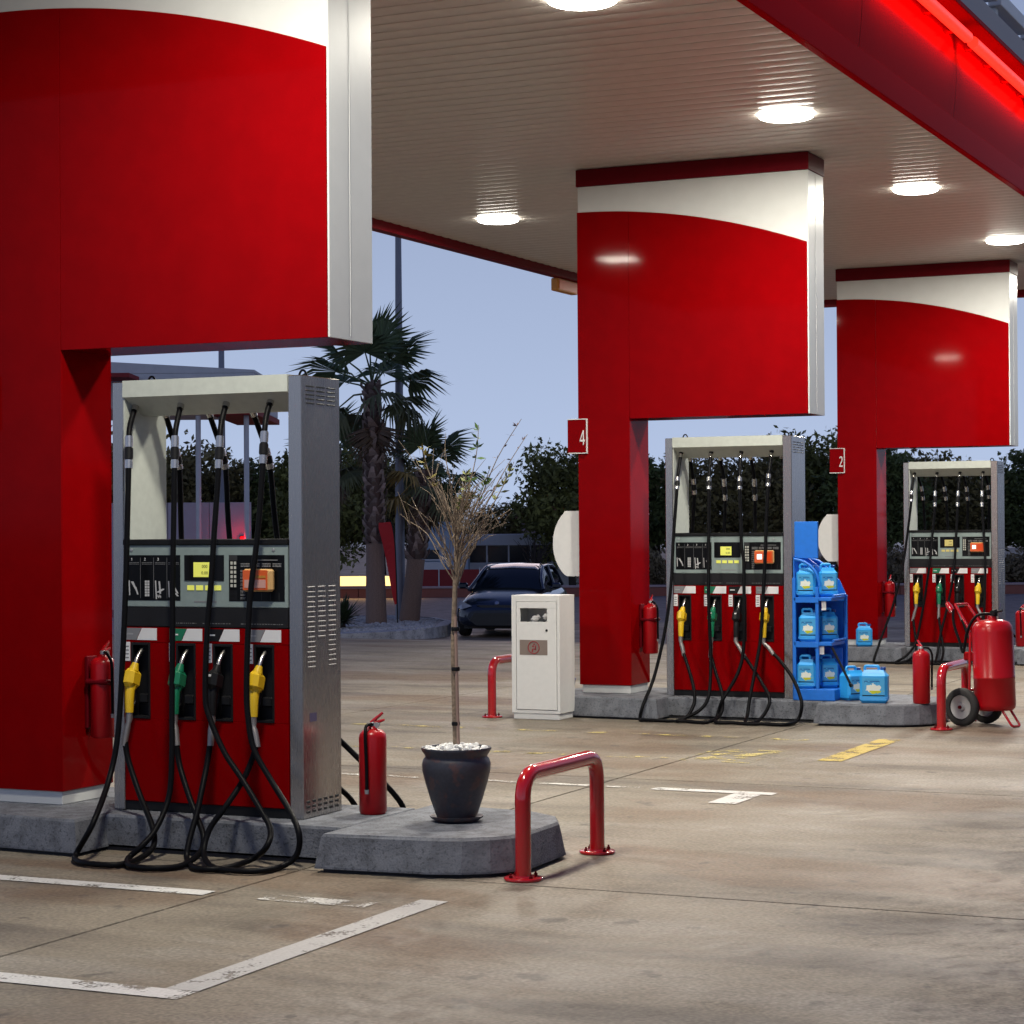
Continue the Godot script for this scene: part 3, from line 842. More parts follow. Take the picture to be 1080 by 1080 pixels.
# ---------- fuel dispensers ----------
func build_dispenser(i: int, label: String) -> void:
	var t := thing("fuel_dispenser", label, "fuel dispenser", Vector3(DX, P, DZ - S * i), 0.0, "fuel dispensers")
	var H := 2.3; var D := DD
	# left stainless cheek, lined cream inside
	bx(t, "left_side_panel", M.stainless, Vector3(0, 0.001, -D), Vector3(0.070, H, 0.0), 0.004)
	bx(t, "inner_lining", M.cream_paint, Vector3(0.0705, 1.452, -D + 0.004), Vector3(0.078, 2.218, -0.004))
	var rp := mb()
	rp.span(Vector3(1.096, 0.001, -D), Vector3(DW, H, 0.0), 0.004)
	var right := part(t, "right_side_panel", rp, M.stainless)
	# louvres pressed in the right cheek
	var lv := mb()
	for k in 5:
		for q in 3: lv.box(Vector3(DW + 0.0005, 2.245 - k * 0.022, -0.09 - q * 0.11), Vector3(0.005, 0.008, 0.085), 0.002)
	part(right, "top_louvres", lv, M.slot_dark)
	var lm := mb()
	for k in 17:
		for q in 3:
			if q == 1 and k > 10: continue
			lm.box(Vector3(DW + 0.0005, 1.20 - k * 0.026, -0.09 - q * 0.11), Vector3(0.005, 0.007, 0.078), 0.002)
	part(right, "side_louvres", lm, M.stainless_louvre)
	var lb := mb()
	for k in 3:
		for q in 6: lb.box(Vector3(DW + 0.0005, 0.035 + k * 0.026, -0.05 - q * 0.06), Vector3(0.004, 0.014, 0.035), 0.002)
	part(right, "foot_slots", lb, M.slot_dark)
	bx(right, "sticker", M.sticker, Vector3(DW, 0.50, -0.14), Vector3(DW + 0.0015, 0.545, -0.07))
	# header beam, its underside falling to a keel in the middle
	var hp := mb()
	var hpoly := PackedVector2Array([Vector2(-0.006, 2.217), Vector2(-0.006, H + 0.006), Vector2(D - 0.002, H + 0.006), Vector2(D - 0.002, 2.217), Vector2(D * 0.56, 2.125), Vector2(D * 0.44, 2.125)])
	hp.prism_z(hpoly, 0.0705, 1.0955)
	for q in hp.v.size():
		hp.v[q] = Vector3(hp.v[q].z, hp.v[q].y, -hp.v[q].x)
		hp.n[q] = Vector3(hp.n[q].z, hp.n[q].y, -hp.n[q].x)
	part(t, "header", hp, M.cream_paint)
	for x in [0.12, 1.07]:
		var ey := mb()
		var ring := []
		for k in 13: ring.append(Vector3(x + cos(PI * k / 12.0) * 0.022, H + 0.006 + sin(PI * k / 12.0) * 0.034, -0.2))
		ey.tube(ring, 0.006, 6)
		part(t, "lifting_eye", ey, M.black_plastic)
	# computer head
	bx(t, "computer_head", M.dark_band, Vector3(0.0705, 0.985, -D + 0.01), Vector3(1.0955, 1.451, -0.012), 0.004)
	bx(t, "head_lip", M.black_plastic, Vector3(0.072, 1.422, -0.011), Vector3(1.094, 1.452, 0.014), 0.004)
	var face := bx(t, "display_fascia", M.bezel_grey, Vector3(0.076, 1.092, -0.0115), Vector3(1.092, 1.4215, 0.006), 0.004)
	for k in [["instruction_panel", "print_steps", 0.098, 0.435], ["product_panel", "print_list", 0.737, 1.075]]:
		var s := mb()
		s.sheet(Vector3(k[2], 1.368, 0.0075), Vector3(k[3] - k[2], 0, 0), Vector3(0, -0.242, 0), Vector3(0, 0, 1))
		part(face, k[0], s, M[k[1]])
	for k in 4:
		var tm := TextMesh.new()
		tm.text = str(k + 1)
		tm.font_size = 16; tm.pixel_size = 0.0012; tm.depth = 0.001
		var o := part(face, "numeral", tm, M.white_print, Vector3(0.128 + k * 0.084, 1.347, 0.0085))
	bx(face, "display_window", M.black_panel, Vector3(0.460, 1.232, 0.0062), Vector3(0.707, 1.368, 0.009), 0.001)
	bx(face, "display_screen", M.lcd if i < 2 else M.lcd_dim, Vector3(0.519, 1.252, 0.0092), Vector3(0.622, 1.33, 0.011), 0.001)
	for q in 2:
		var dt := TextMesh.new()
		dt.text = ["000", "0.00"][q]
		dt.font_size = 16; dt.pixel_size = 0.0013; dt.depth = 0.001
		part(face, "digits", dt, M.lcd_ink, Vector3(0.59, 1.309 - q * 0.034, 0.0118))
	for k in 4: bx(face, "price_screen", M.lcd if i < 2 else M.lcd_dim, Vector3(0.478 + k * 0.056, 1.182, 0.0062), Vector3(0.521 + k * 0.056, 1.208, 0.009), 0.001)
	bx(face, "maker_strip", M.grey_print, Vector3(0.52, 1.118, 0.0062), Vector3(0.66, 1.126, 0.0072))
	for x in [0.125, 1.008]:
		var sc := mb()
		sc.lathe([Vector2(0.0, 0.004), Vector2(0.008, 0.003), Vector2(0.009, 0.0)], Vector3(x, 1.395, 0.0062), 10, Basis(Vector3.RIGHT, PI / 2))
		part(face, "lock", sc, M.steel_grey)
	# card reader box
	var cardr := bx(face, "card_reader", M.tan_plastic, Vector3(0.84, 1.178, 0.0078), Vector3(1.02, 1.296, 0.045), 0.012)
	if i == 0:
		bx(cardr, "reader_face", M.orange_plastic, Vector3(0.846, 1.186, 0.0452), Vector3(0.995, 1.290, 0.048), 0.002)
		bx(cardr, "reader_label", M.reader_print, Vector3(0.857, 1.198, 0.0482), Vector3(0.985, 1.240, 0.0495))
		bx(cardr, "reader_slot", M.reader_ochre, Vector3(0.905, 1.249, 0.0482), Vector3(0.985, 1.262, 0.0495))
	else:
		bx(cardr, "reader_frame", M.orange_plastic, Vector3(0.846, 1.186, 0.0452), Vector3(1.014, 1.290, 0.048), 0.002)
		bx(cardr, "orange_display", M.orange_display, Vector3(0.935, 1.200, 0.0482), Vector3(1.000, 1.278, 0.0495), 0.001)
		bx(cardr, "white_display", M.white_display, Vector3(0.870, 1.218, 0.0482), Vector3(0.915, 1.262, 0.0495), 0.001)
	# black band with lettering
	bx(t, "dark_band", M.dark_band, Vector3(0.074, 0.986, -0.0115), Vector3(1.092, 1.0915, 0.004), 0.003)
	var st := mb()
	st.sheet(Vector3(0.08, 1.026, 0.0055), Vector3(1.006, 0, 0), Vector3(0, -0.036, 0), Vector3(0, 0, 1))
	part(t, "band_lettering", st, M.print_strip)
	# red cabinet
	bx(t, "cabinet", M.dark_band, Vector3(0.0705, 0.001, -D + 0.01), Vector3(1.0955, 0.984, -0.06), 0.002)
	# the red door, with four openings for the nozzle boots: rails and stiles round each
	var xs := [[0.122, 0.236], [0.408, 0.522], [0.638, 0.752], [0.890, 1.004]]
	var dm := mb()
	dm.span(Vector3(0.074, 0.052, -0.0595), Vector3(1.092, 0.494, 0.003), 0.003)
	dm.span(Vector3(0.074, 0.900, -0.0595), Vector3(1.092, 0.984, 0.003), 0.003)
	var last := 0.074
	for q in xs + [[1.092, 1.092]]:
		if q[0] - last > 0.001: dm.span(Vector3(last, 0.4942, -0.0595), Vector3(q[0], 0.8998, 0.003))
		last = q[1]
	part(t, "red_door", dm, M.red_panel)
	bx(t, "kick_plate", M.black_plastic, Vector3(0.074, 0.002, -0.0595), Vector3(1.092, 0.051, -0.004), 0.002)
	var fuels := ["grey_print", "green_plastic", "black_plastic", "grey_print"]
	for k in 4:
		var x0: float = xs[k][0]; var x1: float = xs[k][1]
		var b := mb()
		b.span(Vector3(x0 - 0.003, 0.497, -0.0592), Vector3(x1 + 0.003, 0.897, -0.052))
		for e in [[x0 - 0.004, x0 + 0.008, 0.494, 0.900], [x1 - 0.008, x1 + 0.004, 0.494, 0.900], [x0 + 0.0085, x1 - 0.0085, 0.494, 0.508], [x0 + 0.0085, x1 - 0.0085, 0.886, 0.900]]:
			b.span(Vector3(e[0], e[2], -0.0515), Vector3(e[1], e[3], 0.008), 0.002)
		b.box(Vector3((x0 + x1) * 0.5, 0.60, -0.035), Vector3(0.06, 0.05, 0.03), 0.006)
		part(t, "nozzle_boot", b, M.black_plastic)
		# grade label: slanted colour tab and white tab
		var l := x0 - 0.045; var w := 0.205
		var c1 := mb()
		c1.prism_z(PackedVector2Array([Vector2(l, 0.914), Vector2(l + 0.075, 0.914), Vector2(l + 0.108, 0.978), Vector2(l, 0.978)]), 0.0032, 0.005)
		var gl := part(t, "grade_label", c1, M[fuels[k]])
		var c2 := mb()
		c2.prism_z(PackedVector2Array([Vector2(l + 0.078, 0.914), Vector2(l + w, 0.914), Vector2(l + w, 0.978), Vector2(l + 0.111, 0.978)]), 0.0032, 0.005)
		part(gl, "white_tab", c2, M.white_print)
		bx(gl, "grade_lettering", M.white_print if k != 0 and k != 3 else M.rim_grey, Vector3(l + 0.012, 0.942, 0.0052), Vector3(l + 0.055, 0.950, 0.0058))
		var tagm := bx(t, "hang_tag", M.white_print, Vector3(x0 - 0.048, 0.800, 0.0032), Vector3(x0 - 0.010, 0.902, 0.0055), 0.001)
		for q in 4: bx(tagm, "tag_lettering", M.grey_print, Vector3(x0 - 0.042, 0.815 + q * 0.02, 0.0056), Vector3(x0 - 0.018, 0.822 + q * 0.02, 0.0062))
	# rear face, plain
	bx(t, "rear_fascia", M.bezel_grey, Vector3(0.076, 1.092, -D + 0.004), Vector3(1.092, 1.42, -D + 0.0098))
	bx(t, "rear_door", M.red_panel, Vector3(0.074, 0.052, -D + 0.002), Vector3(1.092, 0.984, -D + 0.0098))

# nozzle in its boot, hose, couplings; rear = hung on the far face
func build_hose(i: int, k: int, path: Array, rear: bool, label: String) -> void:
	var t := thing("fuel_hose", label, "fuel hose", Vector3(DX, P, DZ - S * i), 0.0, "fuel hoses")
	var fz := func(p: Vector3) -> Vector3: return Vector3(p.x, p.y, -DD - p.z) if rear else p
	var xb: float = [0.179, 0.465, 0.695, 0.947][k]
	var pts := []
	for q in range(0, path.size(), 3): pts.append(fz.call(Vector3(path[q], path[q + 1], path[q + 2])))
	var endp: Vector3 = pts[pts.size() - 1]
	var s := mb()
	s.tube(curve(pts, 5), 0.0155, 10)
	part(t, "hose", s, M.rubber)
	# swivel fitting at the header
	var top: Vector3 = pts[0]
	var d0: Vector3 = (pts[1] - pts[0]).normalized()
	var sw := mb()
	sw.tube([Vector3(top.x + 0.012, 2.195, top.z + (0.02 if rear else -0.02)), top + Vector3(0, 0.004, 0)], 0.020, 10)
	part(t, "swivel", sw, M.black_plastic)
	var fe := mb()
	fe.tube([top - d0 * 0.004, top + d0 * 0.034], 0.0195, 12)
	part(t, "ferrule", fe, M.nickel)
	# break-away coupling, between the third and fourth trace point
	var a: Vector3 = pts[2]; var b: Vector3 = pts[3]
	var dd := b - a
	for q in [["coupling_collar", 0.0, 0.34, 0.0215, "nickel"], ["coupling_sleeve", 0.36, 0.70, 0.024, "black_plastic"], ["coupling_collar", 0.72, 0.98, 0.0215, "nickel"]]:
		var c := mb()
		c.tube([a + dd * q[1], a + dd * lerpf(q[1], q[2], 0.15), a + dd * lerpf(q[1], q[2], 0.85), a + dd * q[2]], [q[3] * 0.9, q[3], q[3], q[3] * 0.9], 12)
		part(t, q[0], c, M[q[4]])
	# nozzle
	var mt: Material = [M.yellow_plastic, M.green_plastic, M.black_plastic, M.yellow_plastic][k]
	var N := func(y: float, z: float) -> Vector3: return fz.call(Vector3(xb, y, z))
	var body := mb()
	body.tube([N.call(0.535, 0.113), N.call(0.60, 0.112), N.call(0.655, 0.106), N.call(0.685, 0.096)], [0.022, 0.025, 0.027, 0.034], 12)
	var z0 := 0.088 if not rear else -DD - 0.088
	body.box(Vector3(xb, 0.712, z0), Vector3(0.070, 0.104, 0.104), 0.022, Basis(Vector3.RIGHT, deg_to_rad(-18.0 if not rear else 18.0)))
	body.tube([N.call(0.75, 0.075), N.call(0.79, 0.052)], [0.030, 0.018], 12)
	var nz := part(t, "nozzle", body, mt)
	var sp := mb()
	sp.tube(curve([N.call(0.785, 0.055), N.call(0.815, 0.038), N.call(0.845, 0.012), N.call(0.865, -0.016)], 4), 0.0115, 10)
	part(nz, "spout", sp, M.nickel)
	var lev := mb()
	lev.tube(curve([N.call(0.685, 0.062), N.call(0.64, 0.045), N.call(0.59, 0.055), N.call(0.555, 0.088)], 4), 0.006, 6)
	part(nz, "lever", lev, M.black_plastic)
	if k == 1 or k == 2:
		var em := mb()
		em.box(Vector3(xb - 0.0355, 0.725, z0), Vector3(0.002, 0.018, 0.018))
		em.box(Vector3(xb + 0.0, 0.742, (0.139 if not rear else -DD - 0.139) - (0.0075 if not rear else -0.0075)), Vector3(0.018, 0.014, 0.006), 0.002)
		part(nz, "emblem", em, M.white_print)
	var jt := mb()
	var p0: Vector3 = N.call(0.536, 0.113); var p1: Vector3 = N.call(0.49, 0.116)
	var pm := p1.lerp(endp, 0.55) + Vector3(0, 0.006, 0)
	jt.tube(curve([p0, p1, pm, endp + (endp - pm).normalized() * 0.03], 4), [0.018, 0.019, 0.020, 0.020, 0.017, 0.015, 0.017, 0.0185, 0.0185, 0.0185, 0.018, 0.018, 0.018], 10)
	part(t, "nozzle_swivel", jt, M.dull_metal)

# ---------- extinguishers ----------
func build_extinguisher(called_label: String, at: Vector3, r: float, h: float, turn := 0.0, mounted := false) -> void:
	var t := thing("fire_extinguisher", called_label, "fire extinguisher", at, turn, "fire extinguishers")
	var s := mb()
	s.lathe([Vector2(0, 0.0), Vector2(r * 0.9, 0.0), Vector2(r, 0.012), Vector2(r, h * 0.80), Vector2(r * 0.94, h * 0.84), Vector2(r * 0.72, h * 0.875), Vector2(r * 0.36, h * 0.895), Vector2(r * 0.3, h * 0.92), Vector2(0, h * 0.92)], Vector3.ZERO, 26)
	part(t, "cylinder", s, M.red_satin)
	var v := mb()
	v.lathe([Vector2(0, h * 0.915), Vector2(0.016, h * 0.915), Vector2(0.016, h * 0.955), Vector2(0.010, h * 0.965), Vector2(0, h * 0.965)], Vector3.ZERO, 12)
	v.box(Vector3(0.02, h * 0.94, 0), Vector3(0.04, 0.016, 0.016), 0.003)
	part(t, "valve", v, M.steel_grey)
	var hd := mb()
	hd.tube([Vector3(-0.008, h * 0.955, 0), Vector3(0.01, h * 0.985, 0), Vector3(0.055, h * 1.06, 0)], [0.010, 0.010, 0.007], 8)
	hd.tube([Vector3(-0.005, h * 0.95, 0), Vector3(0.03, h * 0.965, 0), Vector3(0.065, h * 0.985, 0)], [0.009, 0.009, 0.006], 8)
	part(t, "handle", hd, M.red_gloss)
	var hs := mb()
	hs.tube(curve([Vector3(0, h * 0.94, 0.010), Vector3(-0.03, h * 0.93, r * 0.7), Vector3(-0.035, h * 0.82, r + 0.012), Vector3(-0.03, h * 0.55, r + 0.012), Vector3(-0.028, h * 0.26, r + 0.013)], 4), 0.009, 8)
	part(t, "discharge_hose", hs, M.rubber)
	var tip := mb()
	tip.lathe([Vector2(0, -0.01), Vector2(0.010, -0.01), Vector2(0.012, 0.012), Vector2(0.0, 0.012)], Vector3(-0.028, h * 0.245, r + 0.013), 10)
	part(t, "hose_tip", tip, M.rim_grey)
	var ga := mb()
	ga.lathe([Vector2(0, 0.010), Vector2(0.014, 0.010), Vector2(0.016, 0.0), Vector2(0, 0)], Vector3(0.022, h * 0.93, 0.008), 12, Basis(Vector3.RIGHT, PI / 2))
	part(t, "gauge", ga, M.rim_grey)
	if mounted:
		var br := mb()
		br.box(Vector3(0, h * 0.5, -r - 0.012), Vector3(r * 1.3, h * 0.8, 0.02), 0.004)
		br.box(Vector3(0, h * 0.62, -0.001), Vector3(r * 2.12, 0.03, r * 2.12), 0.01)
		part(t, "wall_bracket", br, M.dark_red_trim)

func build_wheeled_extinguisher() -> void:
	var t := thing("wheeled_extinguisher", "big red fire extinguisher on a two wheeled trolley", "fire extinguisher", Vector3(-3.92, 0, -18.22), deg_to_rad(-22))
	var lean := Basis(Vector3.BACK, deg_to_rad(2.0))
	var r := 0.172
	var s := mb()
	s.lathe([Vector2(0, 0.13), Vector2(r * 0.85, 0.135), Vector2(r * 0.97, 0.155), Vector2(r, 0.185), Vector2(r, 0.40), Vector2(r + 0.003, 0.404), Vector2(r + 0.003, 0.416), Vector2(r, 0.42), Vector2(r, 0.79), Vector2(r * 0.96, 0.84), Vector2(r * 0.82, 0.875), Vector2(r * 0.5, 0.895), Vector2(r * 0.25, 0.90), Vector2(r * 0.22, 0.93), Vector2(0, 0.93)], Vector3(0.04, 0, 0), 36, lean)
	part(t, "cylinder", s, M.red_satin)
	var v := mb()
	v.lathe([Vector2(0, 0.925), Vector2(0.026, 0.925), Vector2(0.026, 0.965), Vector2(0.016, 0.985), Vector2(0, 0.985)], Vector3(0.035, 0, 0), 14)
	v.tube([Vector3(0.02, 0.955, 0), Vector3(0.11, 0.975, 0)], 0.009, 8)
	v.lathe([Vector2(0, 0.012), Vector2(0.024, 0.012), Vector2(0.026, 0.0), Vector2(0, 0)], Vector3(0.035, 0.955, 0.026), 14, Basis(Vector3.RIGHT, PI / 2))
	part(t, "valve", v, M.black_plastic)
	# push handle frame rising to the left
	var f := mb()
	for z in [-0.11, 0.11]:
		f.tube(bend([Vector3(-0.15, 0.17, z), Vector3(-0.135, 0.80, z), Vector3(-0.30, 1.02, z * 0.8)], 0.06), 0.011, 8)
	f.tube([Vector3(-0.30, 1.02, -0.088), Vector3(-0.30, 1.02, 0.088)], 0.011, 8)
	f.tube([Vector3(-0.15, 0.30, -0.11), Vector3(-0.15, 0.30, 0.11)], 0.010, 8)
	part(t, "trolley_frame", f, M.red_gloss)
	var br := mb()
	br.box(Vector3(-0.17, 0.585, 0.02), Vector3(0.10, 0.075, 0.16), 0.012)
	part(t, "hose_cradle", br, M.red_gloss)
	var hs := mb()
	hs.tube(curve([Vector3(0.02, 0.945, 0.03), Vector3(-0.08, 0.93, 0.09), Vector3(-0.15, 0.80, 0.13), Vector3(-0.19, 0.62, 0.13), Vector3(-0.24, 0.72, 0.12), Vector3(-0.30, 0.86, 0.11), Vector3(-0.32, 0.98, 0.09)], 5), 0.012, 8)
	part(t, "hose", hs, M.rubber)
	var gun := mb()
	gun.lathe([Vector2(0, 0.0), Vector2(0.022, 0.0), Vector2(0.026, 0.05), Vector2(0.018, 0.09), Vector2(0, 0.09)], Vector3(-0.33, 0.96, 0.09), 12, Basis(Vector3.BACK, deg_to_rad(35)))
	part(t, "discharge_nozzle", gun, M.red_gloss)
	for z in [-0.15, 0.20]:
		var ax := Basis(Vector3.RIGHT, PI / 2)
		var ty := mb()
		ty.lathe([Vector2(0.108, -0.03), Vector2(0.140, -0.034), Vector2(0.158, -0.022), Vector2(0.162, 0.0), Vector2(0.158, 0.022), Vector2(0.140, 0.034), Vector2(0.108, 0.03)], Vector3(-0.16, 0.163, z), 32, ax)
		var w := part(t, "wheel", ty, M.tyre)
		var rm := mb()
		rm.lathe([Vector2(0.110, -0.024), Vector2(0.100, 0.024), Vector2(0.082, 0.016), Vector2(0.040, 0.012), Vector2(0.030, 0.028), Vector2(0, 0.030)], Vector3(-0.16, 0.163, z), 32, ax)
		part(w, "rim", rm, M.rim_grey)
		var hb := mb()
		hb.lathe([Vector2(0.016, 0.030), Vector2(0.014, 0.044), Vector2(0, 0.045)], Vector3(-0.16, 0.163, z), 12, ax)
		part(w, "hub", hb, M.dark_red_trim)
	var axl := mb()
	axl.tube([Vector3(-0.16, 0.163, -0.15), Vector3(-0.16, 0.163, 0.20)], 0.012, 8)
	part(t, "axle", axl, M.dark_red_trim)
	var ft := mb()
	ft.tube(bend([Vector3(0.13, 0.16, -0.06), Vector3(0.24, 0.012, -0.06), Vector3(0.24, 0.012, 0.06), Vector3(0.13, 0.16, 0.06)], 0.03), 0.011, 8)
	part(t, "stand_foot", ft, M.red_gloss)

# ---------- guard hoops ----------
func build_hoop(label: String, x: float, z0: float, z1: float) -> void:
	var t := thing("guard_hoop", label, "guard rail", Vector3(x, 0, (z0 + z1) * 0.5), 0.0, "red guard hoops")
	var h := (z0 - z1) * 0.5
	var s := mb()
	s.tube(bend([Vector3(0, 0.012, h), Vector3(0, 0.505, h), Vector3(0, 0.505, -h), Vector3(0, 0.012, -h)], 0.13, 9), 0.039, 18)
	part(t, "tube", s, M.red_gloss)
	for e in [h, -h]:
		var p := mb()
		p.lathe([Vector2(0, 0.0), Vector2(0.092, 0.0), Vector2(0.094, 0.004), Vector2(0.094, 0.011), Vector2(0.090, 0.014), Vector2(0.044, 0.014), Vector2(0.040, 0.022)], Vector3(0, 0.002, e), 26)
		var pl := part(t, "base_plate", p, M.red_gloss)
		for k in 4:
			var b := mb()
			b.lathe([Vector2(0.010, 0.0), Vector2(0.010, 0.012), Vector2(0.005, 0.014), Vector2(0.005, 0.022), Vector2(0, 0.022)], Vector3(cos(k * PI / 2 + 0.6) * 0.07, 0.016, e + sin(k * PI / 2 + 0.6) * 0.07), 6)
			part(pl, "bolt", b, M.dark_red_trim)

func text_part(parent: Node, called: String, s: String, size: float, at: Vector3, m: Material, yaw := 0.0, sx := 1.0) -> void:
	var tm := TextMesh.new()
	tm.text = s
	tm.font_size = 64
	tm.pixel_size = size / 46.0
	tm.depth = 0.002
	var o := part(parent, called, tm, m, at)
	o.rotation.y = yaw
	o.scale.x = sx

# ---------- things fixed to the columns ----------
func build_sign(i: int, num: String) -> void:
	var t := thing("number_sign", ("red pump number sign reading %s on the %s red column" % [num, ["first", "middle", "farthest"][i]]) if num else "edge of a dark red board on the nearest column, at the picture's left edge", "sign", Vector3(-7.655, 2.38 if num else 2.25, -9.66 - S * i), 0.0, "pump number signs")
	bx(t, "board", M.red_panel, Vector3(-0.10, 0.0, -0.045), Vector3(0.085, 0.30, 0.0), 0.003)
	if not num: return
	var f := mb()
	f.span(Vector3(-0.10, -0.009, -0.047), Vector3(0.093, -0.0005, 0.004)); f.span(Vector3(-0.10, 0.3005, -0.047), Vector3(0.093, 0.308, 0.004)); f.span(Vector3(0.0855, 0.0, -0.02), Vector3(0.093, 0.30, 0.004))
	part(t, "border", f, M.white_print)
	text_part(t, "numeral", num, 0.135, Vector3(0.048, 0.145, 0.002), M.white_print, 0.0, 0.5)
	bx(t, "fixing_plate", M.dark_red_trim, Vector3(0.0, 0.05, -0.05), Vector3(0.03, 0.25, -0.0455))

func build_towel_box(i: int, label: String) -> void:
	# white bow fronted dispenser on the column's left side, on a raking bracket
	var t := thing("towel_dispenser", label, "dispenser", Vector3(-7.662, P + 1.06, -9.93 - S * i), 0.0, "white column dispensers")
	var poly := PackedVector2Array()
	poly.append(Vector2(0, 0.0)); poly.append(Vector2(0.0, 0.60)); poly.append(Vector2(-0.17, 0.60))
	for k in 13:
		var a := lerpf(0.93, -0.93, k / 12.0)
		poly.append(Vector2(-0.175 - 0.115 * (cos(a) - cos(0.93)) / (1.0 - cos(0.93)), 0.30 + 0.285 * sin(a) / sin(0.93)))
	poly.append(Vector2(-0.15, 0.0))
	var s := mb()
	s.prism_z(poly, -0.17, 0.17)
	part(t, "casing", s, M.white_enamel)
	var b := mb()
	b.prism_z(PackedVector2Array([Vector2(-0.002, -0.001), Vector2(-0.075, -0.001), Vector2(-0.002, -0.20)]), -0.06, 0.06)
	part(t, "bracket", b, M.white_enamel)

func build_bin() -> void:
	var t := thing("waste_cabinet", "tall white metal litter cabinet with open slot and brown plate", "litter bin", Vector3(-7.77, 0, -17.41), 0.0)
	var w := 0.232; var d := -0.34
	bx(t, "plinth", M.white_enamel, Vector3(-w + 0.012, 0.002, d + 0.02), Vector3(w - 0.012, 0.055, -0.014), 0.003)
	# carcase of four walls, top and base, so the slot opens on a hollow
	var c := mb()
	c.span(Vector3(-w, 0.056, d), Vector3(-w + 0.02, 1.10, -0.004), 0.004)
	c.span(Vector3(w - 0.02, 0.056, d), Vector3(w, 1.10, -0.004), 0.004)
	c.span(Vector3(-w + 0.0202, 0.056, d), Vector3(w - 0.0202, 1.085, d + 0.02))
	c.span(Vector3(-w + 0.0202, 1.07, d + 0.0202), Vector3(w - 0.0202, 1.10, -0.004), 0.003)
	c.span(Vector3(-w + 0.0202, 0.056, d + 0.0202), Vector3(w - 0.0202, 0.085, -0.004))
	part(t, "carcase", c, M.white_enamel)
	bx(t, "frame", M.white_enamel, Vector3(-w + 0.001, 0.058, -0.0038), Vector3(-w + 0.046, 1.098, 0.002), 0.002)
	bx(t, "frame", M.white_enamel, Vector3(w - 0.024, 0.058, -0.0038), Vector3(w - 0.001, 1.098, 0.002), 0.002)
	bx(t, "frame", M.white_enamel, Vector3(-w + 0.047, 1.044, -0.0038), Vector3(w - 0.025, 1.098, 0.002), 0.002)
	# door in four bands round the slot
	var x0 := -w + 0.050; var x1 := w - 0.028; var sx0 := -0.145; var sx1 := 0.115; var sy0 := 0.865; var sy1 := 0.985
	var dm := mb()
	dm.span(Vector3(x0, 0.09, -0.0035), Vector3(x1, sy0, 0.0045), 0.002)
	dm.span(Vector3(x0, sy1, -0.0035), Vector3(x1, 1.041, 0.0045), 0.002)
	dm.span(Vector3(x0, sy0 + 0.0002, -0.0035), Vector3(sx0, sy1 - 0.0002, 0.0045)); dm.span(Vector3(sx1, sy0 + 0.0002, -0.0035), Vector3(x1, sy1 - 0.0002, 0.0045))
	var door := part(t, "door", dm, M.white_enamel)
	var lk := mb()
	lk.lathe([Vector2(0, 0), Vector2(0.012, 0), Vector2(0.010, 0.005), Vector2(0, 0.006)], Vector3(0.11, 0.79, 0.0046), 12, Basis(Vector3.RIGHT, PI / 2))
	part(door, "lock", lk, M.black_plastic)
	var pl := bx(door, "plate", M.brown_plate, Vector3(-0.15, 0.572, 0.0047), Vector3(0.118, 0.705, 0.0065), 0.001)
	var em := mb()
	var rg := []
	for k in 29: rg.append(Vector3(-0.014 + cos(TAU * k / 28.0) * 0.053, 0.638 + sin(TAU * k / 28.0) * 0.053, 0.0072))
	em.tube(rg, 0.0042, 6, false)
	for q in [[-0.026, 0.612, 0.012, 0.030], [-0.004, 0.624, 0.026, 0.010], [0.004, 0.636, 0.010, 0.040], [-0.020, 0.650, 0.020, 0.010], [-0.010, 0.667, 0.012, 0.012]]:
		em.box(Vector3(q[0], q[1], 0.0072), Vector3(q[2], q[3], 0.0012))
	part(pl, "emblem", em, M.emblem_red)
	# crumpled paper in the slot
	var li := mb()
	for q in [[-0.03, 0.885, 0.035], [0.075, 0.91, 0.028], [0.0, 0.905, 0.022], [0.09, 0.955, 0.013]]:
		var prof := []
		for k in 7: prof.append(Vector2(sin(PI * k / 6.0) * q[2] * (0.85 + 0.3 * float(k % 2)), -cos(PI * k / 6.0) * q[2]))
		li.lathe(prof, Vector3(q[0], q[1], -0.06), 9)
	var lt := thing("litter_paper", "crumpled white paper showing in the litter cabinet's slot", "litter", Vector3(-7.77, 0, -17.41))
	part(lt, "paper", li, M.white_stone)
	bx(lt, "paper_heap", M.white_stone, Vector3(-0.12, 0.086, -0.25), Vector3(0.12, 0.86, -0.03), 0.03)

